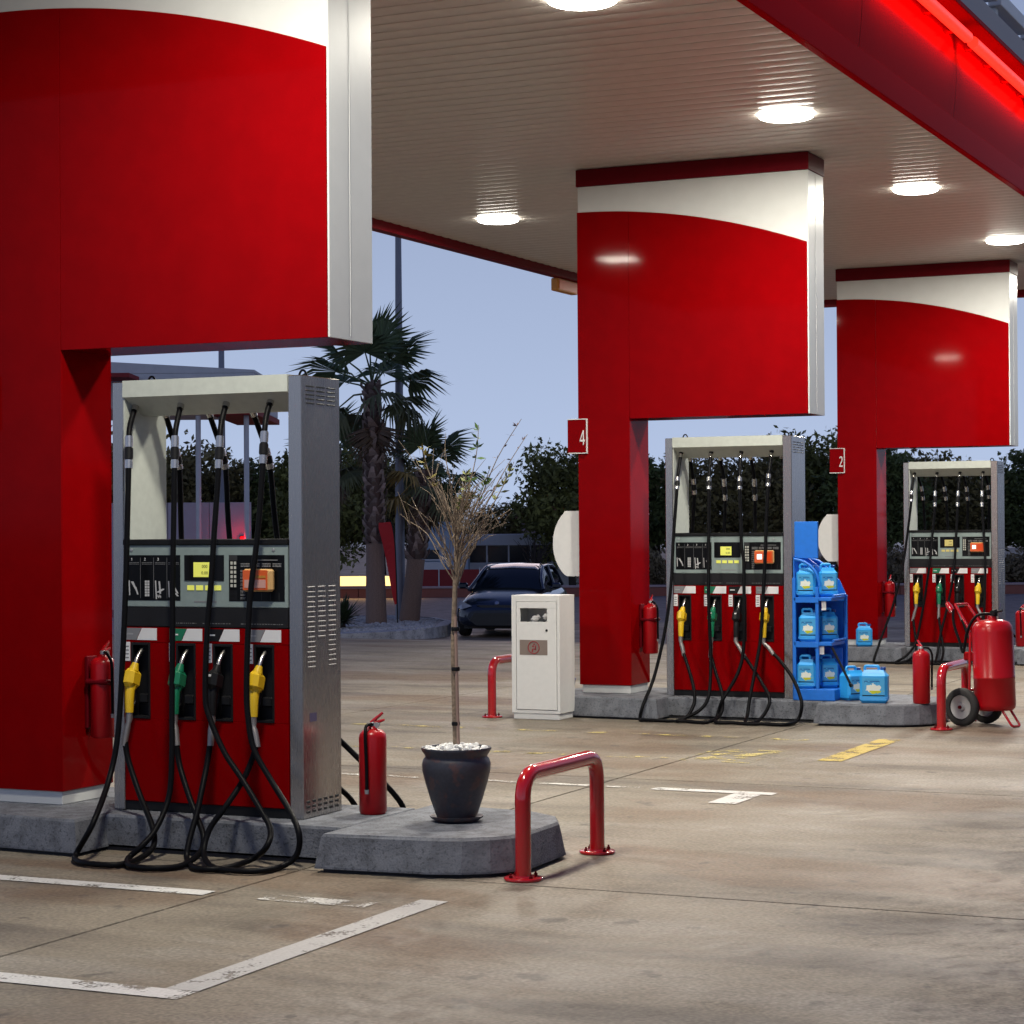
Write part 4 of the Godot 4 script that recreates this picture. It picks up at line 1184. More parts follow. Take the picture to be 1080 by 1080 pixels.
# ---------- jerry cans and rack ----------
func can_mesh(w: float, h: float, d: float) -> Dictionary:
	var s := mb()
	var b := 0.022
	var sh := h * 0.80
	s.box(Vector3(0, sh * 0.5, 0), Vector3(w, sh, d), b)
	# shoulders taper up to the handle deck, handle bridges the spout and the rear
	var lo := PackedVector2Array([Vector2(-w / 2 + b, -d / 2 + b), Vector2(w / 2 - b, -d / 2 + b), Vector2(w / 2 - b, d / 2 - b), Vector2(-w / 2 + b, d / 2 - b)])
	var hi := PackedVector2Array()
	for q in lo: hi.append(Vector2(q.x * 0.86, q.y * 0.7))
	s.loft_y(lo, hi, sh - 0.001, h * 0.885)
	for k in 3: s.box(Vector3(0, sh * (0.12 + 0.04 * k), 0), Vector3(w + 0.003, 0.006, d + 0.003), 0.003)
	s.tube(bend([Vector3(-w * 0.34, h * 0.87, 0), Vector3(-w * 0.34, h * 0.985, 0), Vector3(w * 0.16, h * 0.985, 0), Vector3(w * 0.16, h * 0.87, 0)], 0.018), 0.0125, 8)
	var cap := mb()
	cap.lathe([Vector2(0.018, h * 0.875), Vector2(0.022, h * 0.90), Vector2(0.022, h * 0.955), Vector2(0.018, h * 0.965), Vector2(0, h * 0.965)], Vector3(w * 0.32, 0, 0), 12)
	var lab := mb()
	lab.sheet(Vector3(-w * 0.40, sh * 0.86, d / 2 + 0.0012), Vector3(w * 0.80, 0, 0), Vector3(0, -sh * 0.62, 0), Vector3(0, 0, 1))
	return {"body": s.mesh(), "cap": cap.mesh(), "label": lab.mesh()}

func place_can(ms: Dictionary, label: String, at: Vector3, turn: float) -> void:
	var t := thing("jerry_can", label, "jerry can", at, turn, "light blue jerry cans")
	part(t, "body", ms.body, M.blue_can)
	part(t, "cap", ms.cap, M.blue_cap)
	part(t, "label", ms.label, M.print_can)

func build_rack() -> void:
	var o := Vector3(-5.585, P, -17.97)
	var t := thing("can_rack", "blue metal display rack of jerry cans beside second dispenser", "rack", o)
	var w := 0.235; var d := -0.46
	bx(t, "base_tray", M.blue_rack, Vector3(0.0, 0.001, d), Vector3(w + 0.14, 0.10, 0.0), 0.006)
	for q in [[0.0, 0.0, 1.06], [w - 0.03, 0.0, 0.98], [0.0, d + 0.03, 1.26], [w + 0.10, d + 0.03, 0.90]]:
		bx(t, "post", M.blue_rack, Vector3(q[0] + 0.001, 0.1005, q[1] - 0.03), Vector3(q[0] + 0.03, q[2], q[1] - 0.001), 0.003)
	bx(t, "back_panel", M.blue_rack, Vector3(0.003, 0.1005, d + 0.032), Vector3(0.013, 1.24, -0.032))
	var bk := mb()
	bk.prism_z(PackedVector2Array([Vector2(0.0135, 0.1005), Vector2(w + 0.13, 0.1005), Vector2(w + 0.13, 0.88), Vector2(w + 0.06, 1.03), Vector2(w - 0.10, 1.18), Vector2(0.0135, 1.24)]), d + 0.002, d + 0.012)
	part(t, "rear_panel", bk, M.blue_rack)
	var dv := mb()
	dv.prism_z(PackedVector2Array([Vector2(w + 0.0, 0.1005), Vector2(w + 0.115, 0.1005), Vector2(w + 0.115, 0.44), Vector2(w + 0.0, 0.44)]), -0.34, -0.33)
	part(t, "lower_divider", dv, M.blue_rack)
	for y in [0.505, 0.89]:
		bx(t, "shelf", M.blue_rack, Vector3(0.0135, y - 0.03, d + 0.031), Vector3(w + 0.115, y, -0.001), 0.003)
		bx(t, "shelf_lip", M.blue_rack, Vector3(0.032, y - 0.045, 0.0), Vector3(w, y + 0.002, 0.006), 0.002)
	# header board and the slanting top stays
	bx(t, "header_board", M.blue_rack, Vector3(-0.004, 1.225, -0.12), Vector3(w - 0.03, 1.545, -0.09), 0.004)
	for z in [-0.02, -0.20, d + 0.02]:
		var s := mb()
		s.tube(curve([Vector3(0.015, 1.22, z), Vector3(0.12, 1.19, z), Vector3(0.21, 1.10, z), Vector3(0.245, 0.98, z)], 5), 0.013, 8)
		part(t, "top_stay", s, M.blue_rack)
	var sl := mb()
	sl.prism_z(PackedVector2Array([Vector2(0.02, 1.235), Vector2(0.09, 1.235), Vector2(0.26, 1.05), Vector2(0.22, 1.03), Vector2(0.02, 1.20)]), -0.20, -0.185)
	part(t, "top_gusset", sl, M.blue_rack)
	for y in [0.52, 0.905]:
		var k := mb()
		k.tube([Vector3(w + 0.118, y, -0.04), Vector3(w + 0.118, y, d + 0.04)], 0.010, 8)
		part(t, "keeper_rail", k, M.blue_rack)
	bx(t, "price_tag", M.white_print, Vector3(w + 0.02, 0.78, -0.0285), Vector3(w + 0.06, 0.87, -0.026), 0.001)
	bx(t, "price_tag", M.white_print, Vector3(w + 0.0, 0.40, -0.0285), Vector3(w + 0.04, 0.47, -0.026), 0.001)
	var cm := can_mesh(0.165, 0.285, 0.125)
	var lv := [["bottom", 0.101], ["middle", 0.506], ["top", 0.891]]
	for l in lv:
		place_can(cm, "light blue jerry can on the rack's %s shelf, at the front" % l[0], o + Vector3(0.105 + (0.02 if l[0] == "middle" else 0.0), l[1], -0.085), 0.12)
		place_can(cm, "light blue jerry can on the rack's %s shelf, behind at right" % l[0], o + Vector3(0.245, l[1], -0.235), 0.55)
	var big := can_mesh(0.235, 0.315, 0.17)
	place_can(big, "larger light blue jerry can on the kerb with a yellow and white label", Vector3(-4.86, P + 0.001, -17.96), 0.16)
	place_can(cm_scaled(0.20, 0.29, 0.15), "light blue jerry can standing between the rack and the labelled can", Vector3(-5.11, P + 0.001, -18.17), 0.95)
	place_can(cm_scaled(0.20, 0.29, 0.14), "lone light blue jerry can at the foot of the far column", Vector3(-7.27, P + 0.001, -26.40), 0.3)
	# squeegee stuck in the rack
	var sq := thing("squeegee", "black handled squeegee leaning against the blue rack", "squeegee", o + Vector3(w + 0.12, 0.0, 0.0))
	var h := mb()
	h.tube([Vector3(0.0, 0.46, 0.0), Vector3(0.17, 0.16, 0.05)], 0.011, 8)
	part(sq, "handle", h, M.black_plastic)
	var bl := mb()
	bl.box(Vector3(0.178, 0.145, 0.052), Vector3(0.03, 0.02, 0.06), 0.004, Basis(Vector3.BACK, deg_to_rad(-60)))
	part(sq, "blade", bl, M.rubber)

func cm_scaled(w: float, h: float, d: float) -> Dictionary:
	return can_mesh(w, h, d)

func build_bucket() -> void:
	var t := thing("wash_bucket", "dark blue bucket on the second island behind the litter cabinet", "bucket", Vector3(-7.76, P, -18.05))
	var s := mb()
	s.lathe([Vector2(0, 0.002), Vector2(0.075, 0.002), Vector2(0.095, 0.13), Vector2(0.10, 0.135), Vector2(0.092, 0.135), Vector2(0.072, 0.01), Vector2(0, 0.01)], Vector3.ZERO, 22)
	part(t, "pail", s, M.blue_bucket)
	var q := thing("window_squeegee", "thin black stick standing in the dark blue bucket", "squeegee", Vector3(-7.76, P, -18.05))
	var h := mb()
	h.tube([Vector3(0.02, 0.02, 0), Vector3(0.075, 0.72, -0.03)], 0.009, 8)
	part(q, "handle", h, M.black_plastic)

# ---------- potted tree ----------
func build_potted_tree() -> void:
	var o := Vector3(-4.88, P, -9.93)
	var t := thing("potted_tree", "thin half bare young tree in a dark glazed pot", "potted tree", o)
	var sa := mb()
	sa.lathe([Vector2(0, 0.001), Vector2(0.105, 0.001), Vector2(0.135, 0.022), Vector2(0.137, 0.030), Vector2(0.128, 0.030), Vector2(0.10, 0.014), Vector2(0, 0.014)], Vector3.ZERO, 36)
	part(t, "saucer", sa, M.glazed_pot)
	var p := mb()
	p.lathe([Vector2(0, 0.015), Vector2(0.098, 0.015), Vector2(0.112, 0.05), Vector2(0.136, 0.12), Vector2(0.160, 0.20), Vector2(0.175, 0.26), Vector2(0.177, 0.295), Vector2(0.170, 0.318), Vector2(0.160, 0.332), Vector2(0.160, 0.338), Vector2(0.176, 0.362), Vector2(0.181, 0.372), Vector2(0.178, 0.380), Vector2(0.168, 0.378), Vector2(0.158, 0.350), Vector2(0, 0.350)], Vector3.ZERO, 44)
	part(t, "pot", p, M.glazed_pot)
	rng.seed = 404
	var st := mb()
	for k in 130:
		var r := sqrt(rng.randf()) * 0.15
		var a := rng.randf() * TAU
		var q := rng.randf_range(0.010, 0.019)
		var prof := []
		for j in 5: prof.append(Vector2(sin(PI * j / 4.0) * q, -cos(PI * j / 4.0) * q * 0.7))
		st.lathe(prof, Vector3(cos(a) * r, 0.362 + rng.randf() * 0.016 + (0.012 if r < 0.09 else 0.0), sin(a) * r), 6, Basis(Vector3(rng.randf() - 0.5, rng.randf() - 0.5, rng.randf() - 0.5).normalized(), rng.randf() * 2.0), 1.25, 0.9)
	var pb := part(t, "pebbles", st, M.white_stone)
	pb.set_meta("kind", "stuff")
	# trunk with a supporting cane tied to it
	var fork := Vector3(0.015, 1.40, 0.01)
	var tk := mb()
	tk.tube(curve([Vector3(0.0, 0.35, 0), Vector3(-0.005, 0.6, 0.005), Vector3(-0.012, 0.9, 0), Vector3(0.0, 1.15, 0.006), fork, Vector3(0.02, 1.55, 0.01)], 5), [0.0155, 0.0155, 0.015, 0.015, 0.015, 0.0148, 0.0146, 0.0145, 0.0143, 0.014, 0.014, 0.0138, 0.0136, 0.0134, 0.0132, 0.013, 0.0128, 0.0125, 0.012, 0.012, 0.0115, 0.011, 0.0105, 0.010, 0.009, 0.008], 9)
	part(t, "trunk", tk, M.twig_bark)
	var cn := mb()
	cn.tube([Vector3(0.020, 0.35, 0.014), Vector3(0.006, 1.05, 0.014)], 0.009, 7)
	part(t, "cane", cn, M.tan_cane)
	for y in [0.50, 0.78, 0.985]:
		var ti := mb()
		ti.lathe([Vector2(0.021, -0.010), Vector2(0.023, 0.0), Vector2(0.021, 0.010)], Vector3(0.003, y, 0.008), 10)
		part(t, "tie", ti, M.black_plastic)
	var br := mb(); var lv := mb()
	var rt := Vector3(0.909, 0, -0.417)      # across the tree's widest side
	var dp := Vector3(0.417, 0, 0.909)
	for k in 50:
		var y0 := rng.randf_range(1.18, 1.55)
		var a := rng.randf_range(-0.65, 1.0)
		var side := rt * (a * 1.0) + dp * rng.randf_range(-0.8, 0.8)
		var len := rng.randf_range(0.16, 0.42)
		var up := rng.randf_range(0.55, 1.3)
		var base := Vector3(0.01, y0, 0.008)
		var dir := (side * 0.62 + Vector3.UP * up).normalized()
		var pts := [base, base + dir * len * 0.35, base + dir * len * 0.7 + Vector3.UP * len * rng.randf_range(-0.02, 0.12), base + dir * len + side * len * 0.18 + Vector3.UP * len * rng.randf_range(-0.10, 0.15)]
		var r0 := rng.randf_range(0.0028, 0.0048)
		br.tube(curve(pts, 3), [r0, r0 * 0.95, r0 * 0.9, r0 * 0.85, r0 * 0.8, r0 * 0.75, r0 * 0.7, r0 * 0.6, r0 * 0.5, r0 * 0.4], 5, false)
		for j in 4:
			var q: Vector3 = pts[1].lerp(pts[3], rng.randf())
			var d2 := (dir + Vector3(rng.randf_range(-0.8, 0.8), rng.randf_range(-0.35, 0.7), rng.randf_range(-0.8, 0.8))).normalized()
			var l2 := rng.randf_range(0.06, 0.20)
			br.tube([q, q + d2 * l2 * 0.5 + Vector3.UP * 0.008, q + d2 * l2], [0.0018, 0.0015, 0.0009], 4, false)
	# long leafy shoots
	var shoots := [[[-0.01, 1.42], [-0.06, 1.62], [-0.135, 1.80], [-0.165, 1.93], "olive", 34], [[0.01, 1.42], [0.05, 1.62], [0.11, 1.86], [0.125, 2.03], "green", 22], [[0.02, 1.40], [0.12, 1.62], [0.22, 1.86], [0.345, 2.06], "bud", 14], [[0.02, 1.36], [0.14, 1.58], [0.26, 1.80], [0.375, 1.98], "bud", 10], [[0.0, 1.38], [0.09, 1.58], [0.15, 1.72], [0.185, 1.82], "green", 20], [[0.02, 1.34], [0.16, 1.56], [0.25, 1.72], [0.305, 1.84], "pale", 22], [[-0.01, 1.45], [0.03, 1.55], [0.06, 1.63], [0.09, 1.70], "olive", 60], [[0.0, 1.38], [0.02, 1.52], [0.05, 1.66], [0.06, 1.80], "pale", 40], [[-0.01, 1.30], [-0.10, 1.45], [-0.17, 1.56], [-0.22, 1.66], "bare", 0]]
	for s in shoots:
		var pts := []
		for k in 4:
			var q: Array = s[k]
			pts.append(rt * q[0] + dp * rng.randf_range(-0.05, 0.05) + Vector3.UP * q[1])
		var cv := curve(pts, 4)
		var rr := []
		for k in cv.size(): rr.append(lerpf(0.0045, 0.0014, float(k) / (cv.size() - 1)))
		br.tube(cv, rr, 5, false)
		for k in s[5]:
			var f := rng.randf_range(0.5, 1.0)
			var q: Vector3 = cv[int(f * (cv.size() - 1))]
			var d := Vector3(rng.randf_range(-1, 1), rng.randf_range(-0.1, 1.0), rng.randf_range(-1, 1)).normalized()
			var l := rng.randf_range(0.030, 0.055)
			var c := Color(0.07, 0.13, 0.03)
			if s[4] == "olive": c = Color(0.17, 0.14, 0.025)
			if s[4] == "pale": c = Color(0.20, 0.22, 0.08)
			if s[4] == "bud":
				c = Color(0.13, 0.075, 0.07); l *= 0.6
			lv.col = c * rng.randf_range(0.7, 1.3)
			var w := d.cross(Vector3(rng.randf() - 0.5, rng.randf() - 0.5, rng.randf() - 0.5)).normalized() * l * 0.17
			lv.quad(q, q + d * l * 0.5 + w, q + d * l, q + d * l * 0.5 - w, w.cross(d))
	var cr := part(t, "branches", br, M.twig_bark)
	cr.set_meta("kind", "stuff")
	var lf := part(t, "leaves", lv, M.leaf)
	lf.set_meta("kind", "stuff")

# ---------- car ----------
func build_car() -> void:
	var t := thing("parked_car", "dark blue hatchback car facing the forecourt", "car", far(0.055, 45.6, -0.505))
	# local: +z is the nose; turned to face the camera, tail swung to the right
	t.rotation.y = atan2(-VF.x, -VF.z) - deg_to_rad(11.0)
	var secs := [[2.02, 0.60, 0.30, 0.56, 0.52], [1.97, 0.74, 0.22, 0.66, 0.6], [1.86, 0.82, 0.19, 0.74, 0.66], [1.62, 0.865, 0.18, 0.83, 0.72], [1.25, 0.885, 0.18, 0.91, 0.76], [0.95, 0.89, 0.18, 0.965, 0.78], [0.4, 0.89, 0.18, 0.97, 0.80], [-0.6, 0.89, 0.18, 0.98, 0.80], [-1.4, 0.885, 0.19, 1.0, 0.80], [-1.8, 0.85, 0.24, 1.0, 0.76], [-1.98, 0.78, 0.34, 0.94, 0.7]]
	var loft := func(rows: Array, closed_ends := true) -> MB:
		var s := mb()
		var cnt: int = rows[0].size()
		var nr := []
		for i in rows.size():
			var line := []
			for k in cnt:
				var a: Vector3 = rows[mini(i + 1, rows.size() - 1)][k] - rows[maxi(i - 1, 0)][k]
				var b: Vector3 = rows[i][(k + 1) % cnt] - rows[i][(k - 1 + cnt) % cnt]
				var nn := a.cross(b).normalized()
				var c := Vector3.ZERO
				for q in rows[i]: c += q
				if nn.dot(rows[i][k] - c / cnt) < 0: nn = -nn
				line.append(nn)
			nr.append(line)
		for i in rows.size() - 1:
			for k in cnt:
				var l := (k + 1) % cnt
				s.squad(rows[i][k], rows[i][l], rows[i + 1][l], rows[i + 1][k], nr[i][k], nr[i][l], nr[i + 1][l], nr[i + 1][k])
		if closed_ends:
			for e in [0, rows.size() - 1]:
				var c := Vector3.ZERO
				for q in rows[e]: c += q
				c /= cnt
				for k in cnt: s.tri(c, rows[e][k], rows[e][(k + 1) % cnt], Vector3(0, 0, 1 if e == 0 else -1))
		return s
	var rows := []
	for q in secs:
		var row := []
		var w: float = q[1]; var y0: float = q[2]; var y1: float = q[3]
		for k in 28:
			var a := TAU * k / 28.0
			var cx := signf(cos(a)) * pow(absf(cos(a)), 0.42); var cy := signf(sin(a)) * pow(absf(sin(a)), 0.55)
			var yy := lerpf(y0, y1, cy * 0.5 + 0.5)
			var taper := 1.0 - 0.07 * clampf(cy, 0, 1)
			row.append(Vector3(cx * w * taper, yy, q[0]))
		rows.append(row)
	part(t, "body", loft.call(rows), M.car_paint)
	# cabin: glass volume
	var cab := [[0.98, 0.78, 0.96, 0.70], [0.62, 0.775, 1.16, 0.665], [0.25, 0.765, 1.345, 0.615], [0.02, 0.76, 1.41, 0.585], [-0.5, 0.755, 1.435, 0.575], [-1.1, 0.75, 1.42, 0.57], [-1.55, 0.74, 1.36, 0.57], [-1.80, 0.72, 1.16, 0.62], [-1.92, 0.70, 0.96, 0.66]]
	var cr := []
	for q in cab:
		cr.append([Vector3(q[1], 0.90, q[0]), Vector3(lerpf(q[1], q[3], 0.5), lerpf(0.93, q[2], 0.55), q[0]), Vector3(q[3], q[2] - 0.02, q[0]), Vector3(q[3] * 0.75, q[2] + 0.012, q[0]), Vector3(0, q[2] + 0.028, q[0]), Vector3(-q[3] * 0.75, q[2] + 0.012, q[0]), Vector3(-q[3], q[2] - 0.02, q[0]), Vector3(-lerpf(q[1], q[3], 0.5), lerpf(0.93, q[2], 0.55), q[0]), Vector3(-q[1], 0.90, q[0])])
	part(t, "glasshouse", loft.call(cr), M.car_glass)
	var rf := []
	for q in cab.slice(2, 7):
		rf.append([Vector3(q[3] + 0.012, q[2] - 0.03, q[0]), Vector3(q[3] * 0.76, q[2] + 0.026, q[0]), Vector3(0, q[2] + 0.044, q[0]), Vector3(-q[3] * 0.76, q[2] + 0.026, q[0]), Vector3(-q[3] - 0.012, q[2] - 0.03, q[0])])
	part(t, "roof", loft.call(rf), M.car_paint)
	for sd in [-1.0, 1.0]:
		var pl := mb()
		pl.tube([Vector3(sd * 0.785, 0.94, 1.00), Vector3(sd * 0.675, 1.17, 0.62), Vector3(sd * 0.628, 1.33, 0.28), Vector3(sd * 0.60, 1.405, 0.02)], 0.034, 8)
		pl.tube([Vector3(sd * 0.60, 1.405, 0.02), Vector3(sd * 0.592, 1.425, -0.5), Vector3(sd * 0.585, 1.41, -1.1), Vector3(sd * 0.585, 1.35, -1.55), Vector3(sd * 0.70, 0.98, -1.88)], 0.03, 8)
		pl.tube([Vector3(sd * 0.775, 0.95, -0.42), Vector3(sd * 0.60, 1.41, -0.5)], 0.035, 8)
		part(t, "window_pillar", pl, M.car_paint)
		# mirror
		var mi := mb()
		mi.box(Vector3(sd * 0.985, 1.02, 0.62), Vector3(0.20, 0.125, 0.10), 0.035)
		mi.tube([Vector3(sd * 0.86, 0.965, 0.66), Vector3(sd * 0.93, 0.99, 0.63)], 0.03, 6)
		part(t, "mirror", mi, M.car_paint)
		# headlamp wrapping the corner
		var hl := mb()
		var q := [Vector3(sd * 0.50, 0.635, 1.965), Vector3(sd * 0.72, 0.73, 1.86), Vector3(sd * 0.80, 0.755, 1.70), Vector3(sd * 0.855, 0.70, 1.60), Vector3(sd * 0.825, 0.60, 1.82), Vector3(sd * 0.70, 0.575, 1.985)]
		var cc := Vector3.ZERO
		for z in q: cc += z
		cc = cc / q.size() + Vector3(sd * 0.02, 0.01, 0.035)
		for k in q.size(): hl.tri(cc, q[k] + Vector3(sd * 0.012, 0.004, 0.02), q[(k + 1) % q.size()] + Vector3(sd * 0.012, 0.004, 0.02), Vector3(sd, 0.3, 1))
		part(t, "headlight", hl, M.headlamp_lens)
		for z in [1.28, -1.28]:
			var ax := Basis(Vector3.BACK, -PI / 2 * sd)
			var ty := mb()
			ty.lathe([Vector2(0.20, -0.10), Vector2(0.285, -0.10), Vector2(0.305, -0.08), Vector2(0.308, 0.0), Vector2(0.305, 0.08), Vector2(0.285, 0.10), Vector2(0.20, 0.10)], Vector3(sd * 0.80, 0.308, z), 28, ax)
			var w := part(t, "wheel", ty, M.tyre)
			var rm := mb()
			rm.lathe([Vector2(0.205, 0.02), Vector2(0.20, 0.085), Vector2(0.18, 0.07), Vector2(0.06, 0.06), Vector2(0, 0.065)], Vector3(sd * 0.80, 0.308, z), 20, ax)
			part(w, "rim", rm, M.rim_grey)
			var ar := mb()
			var arc := []
			for k in 13: arc.append(Vector3(sd * 0.885, 0.308 + sin(PI * k / 12.0) * 0.345, z + cos(PI * k / 12.0) * 0.345))
			ar.tube(arc, 0.022, 6)
			part(t, "wheel_arch", ar, M.car_black)
	var gr := mb()
	gr.prism_z(PackedVector2Array([Vector2(-0.46, 0.50), Vector2(-0.56, 0.36), Vector2(-0.42, 0.25), Vector2(0.42, 0.25), Vector2(0.56, 0.36), Vector2(0.46, 0.50)]), 1.93, 2.035)
	part(t, "lower_grille", gr, M.car_black)
	var g2 := mb()
	g2.prism_z(PackedVector2Array([Vector2(-0.42, 0.66), Vector2(-0.30, 0.60), Vector2(0.30, 0.60), Vector2(0.42, 0.66)]), 1.90, 1.995)
	part(t, "upper_grille", g2, M.car_black)
	var bad := mb()
	bad.lathe([Vector2(0, 0), Vector2(0.045, 0), Vector2(0.040, 0.012), Vector2(0, 0.014)], Vector3(0, 0.70, 1.965), 14, Basis(Vector3.RIGHT, PI / 2 - 0.6))
	part(t, "badge", bad, M.nickel)
	bx(t, "underbody", M.car_black, Vector3(-0.74, 0.17, -1.8), Vector3(0.74, 0.30, 1.7))
	var sl := mb()
	sl.box(Vector3(0.02, 1.15, 0.05), Vector3(0.20, 0.22, 0.05), 0.02)
	part(t, "seat_headrest", sl, M.car_black)

# ---------- palms ----------
func fan_frond(r: RandomNumberGenerator, radius: float, droop: float, tone: Color) -> ArrayMesh:
	# local: petiole along +x from the origin, the fan opens at its end
	var s := mb()
	s.col = tone * 1.15
	var pl := radius * 0.95
	var tip := Vector3(pl, -droop * 0.22 * pl, 0)
	s.tube([Vector3.ZERO, Vector3(pl * 0.5, 0.02, 0), tip], [0.028, 0.02, 0.014], 4, false)
	var nseg := 30
	for k in nseg:
		var a := lerpf(-2.0, 2.0, (k + 0.5) / nseg) + r.randf_range(-0.03, 0.03)
		var l := radius * (0.80 + 0.22 * cos(a * 0.7)) * r.randf_range(0.86, 1.06)
		var d := Vector3(cos(a), 0.10 * cos(a * 2.0) - droop * 0.18, sin(a)).normalized()
		var w := Vector3(-sin(a), 0, cos(a)) * 0.045 * radius
		s.col = tone * r.randf_range(0.75, 1.25)
		var m := tip + d * l * 0.55
		var e := tip + d * l + Vector3(0, -l * (0.18 + 0.25 * droop) * r.randf_range(0.6, 1.5), 0)
		var fold := Vector3(0, 0.012 if k % 2 == 0 else -0.012, 0)
		s.tri(tip, m + w + fold, m - w - fold, Vector3.UP)
		s.tri(m + w + fold, e, m - w - fold, Vector3.UP)
	return s.mesh()

func build_palm(label: String, at: Vector3, h: float, lean: Vector3, rad: float, r0: float, sd: int, split: float, olive := 0, low := -0.30) -> void:
	var t := thing("palm_tree", label, "palm tree", at, 0.0, "fan palms in the kerbed bed")
	var r := RandomNumberGenerator.new()
	r.seed = sd
	# trunk: smooth grey foot, rough upper part
	var s := mb()
	var top := Vector3(0, h, 0) + lean
	var hs := h * split
	var ft := []; var fr := []
	for k in 9:
		var q := k / 8.0 * split
		ft.append(Vector3(0, -0.05, 0).lerp(top, q)); fr.append(r0 * lerpf(1.10, 0.94, minf(1.0, k / 6.0)) * r.randf_range(0.985, 1.015))
	s.col = Color(0.40, 0.27, 0.215)
	s.tube(ft, fr, 18)
	part(t, "trunk", s, M.palm_bark)
	var u := mb()
	u.col = Color(0.20, 0.125, 0.105)
	var ut := []; var ur := []
	for k in 10:
		var q := lerpf(split, 1.0, k / 9.0)
		ut.append(Vector3.ZERO.lerp(top, q)); ur.append(r0 * lerpf(0.98, 0.78, k / 9.0))
	u.tube(ut, ur, 16)
	part(t, "upper_trunk", u, M.palm_bark)
	# old leaf bases crossing over the upper trunk
	var b := mb()
	var rows := int((1.0 - split) * h / 0.15)
	for j in rows:
		var q := lerpf(split - 0.01, 1.0, float(j) / rows)
		var c := Vector3.ZERO.lerp(top, q)
		var rr := r0 * lerpf(0.98, 0.78, (q - split) / (1.0 - split))
		for k in 7:
			var a := TAU * (k + 0.5 * (j % 2)) / 7.0 + r.randf_range(-0.12, 0.12)
			var out := Vector3(cos(a), 0, sin(a)); var tg := Vector3(-sin(a), 0, cos(a)) * (1.0 if j % 2 == 0 else -1.0)
			b.col = Color(0.52, 0.38, 0.33) * r.randf_range(0.4, 1.25)
			var p0 := c + out * rr * 0.93
			var p1 := c + out * (rr + r.randf_range(0.03, 0.085)) + Vector3.UP * r.randf_range(0.14, 0.25) + tg * r.randf_range(0.03, 0.12)
			var w := tg * r.randf_range(0.04, 0.07)
			var mid := p0.lerp(p1, 0.5) + out * 0.035
			b.quad(p0 - w * 1.5, p0 + w * 1.5, mid + w, mid - w, out)
			b.quad(mid - w, mid + w, p1 + w * 0.5, p1 - w * 0.5, out)
	var lb := part(t, "leaf_bases", b, M.palm_bark)
	lb.set_meta("kind", "stuff")
	# crown: each fan leaf is its own part
	var variants := []
	for k in 5: variants.append(fan_frond(r, rad * [1.0, 0.95, 1.05, 0.9, 0.9][k], [0.1, 0.5, 0.3, 1.2, 1.0][k], [Color(0.085, 0.125, 0.055), Color(0.075, 0.105, 0.05), Color(0.095, 0.14, 0.06), Color(0.11, 0.12, 0.055), Color(0.30, 0.21, 0.07)][k]))
	var dead := fan_frond(r, rad * 0.7, 2.2, Color(0.13, 0.085, 0.055))
	for k in 15:
		var q := k / 14.0
		var az := k * 2.39996 + r.randf_range(-0.2, 0.2)
		var el := lerpf(1.35, low, pow(q, 0.85)) + r.randf_range(-0.12, 0.12)
		var vi := r.randi() % 3
		if q > 0.7: vi = 3
		if olive > 0 and k % 5 == 2 and q > 0.4: vi = 4
		var o := part(t, "frond", variants[vi], M.frond, top + Vector3(0, 0.02 - q * 0.25, 0))
		o.basis = Basis(Vector3.UP, az) * Basis(Vector3.BACK, el) * Basis(Vector3.RIGHT, r.randf_range(-0.5, 0.5))
	for k in 4:
		var o := part(t, "dead_frond", dead, M.frond, top + Vector3(0, -0.3, 0))
		o.basis = Basis(Vector3.UP, k * 1.6 + 0.3) * Basis(Vector3.BACK, -1.15 + r.randf_range(-0.15, 0.15))

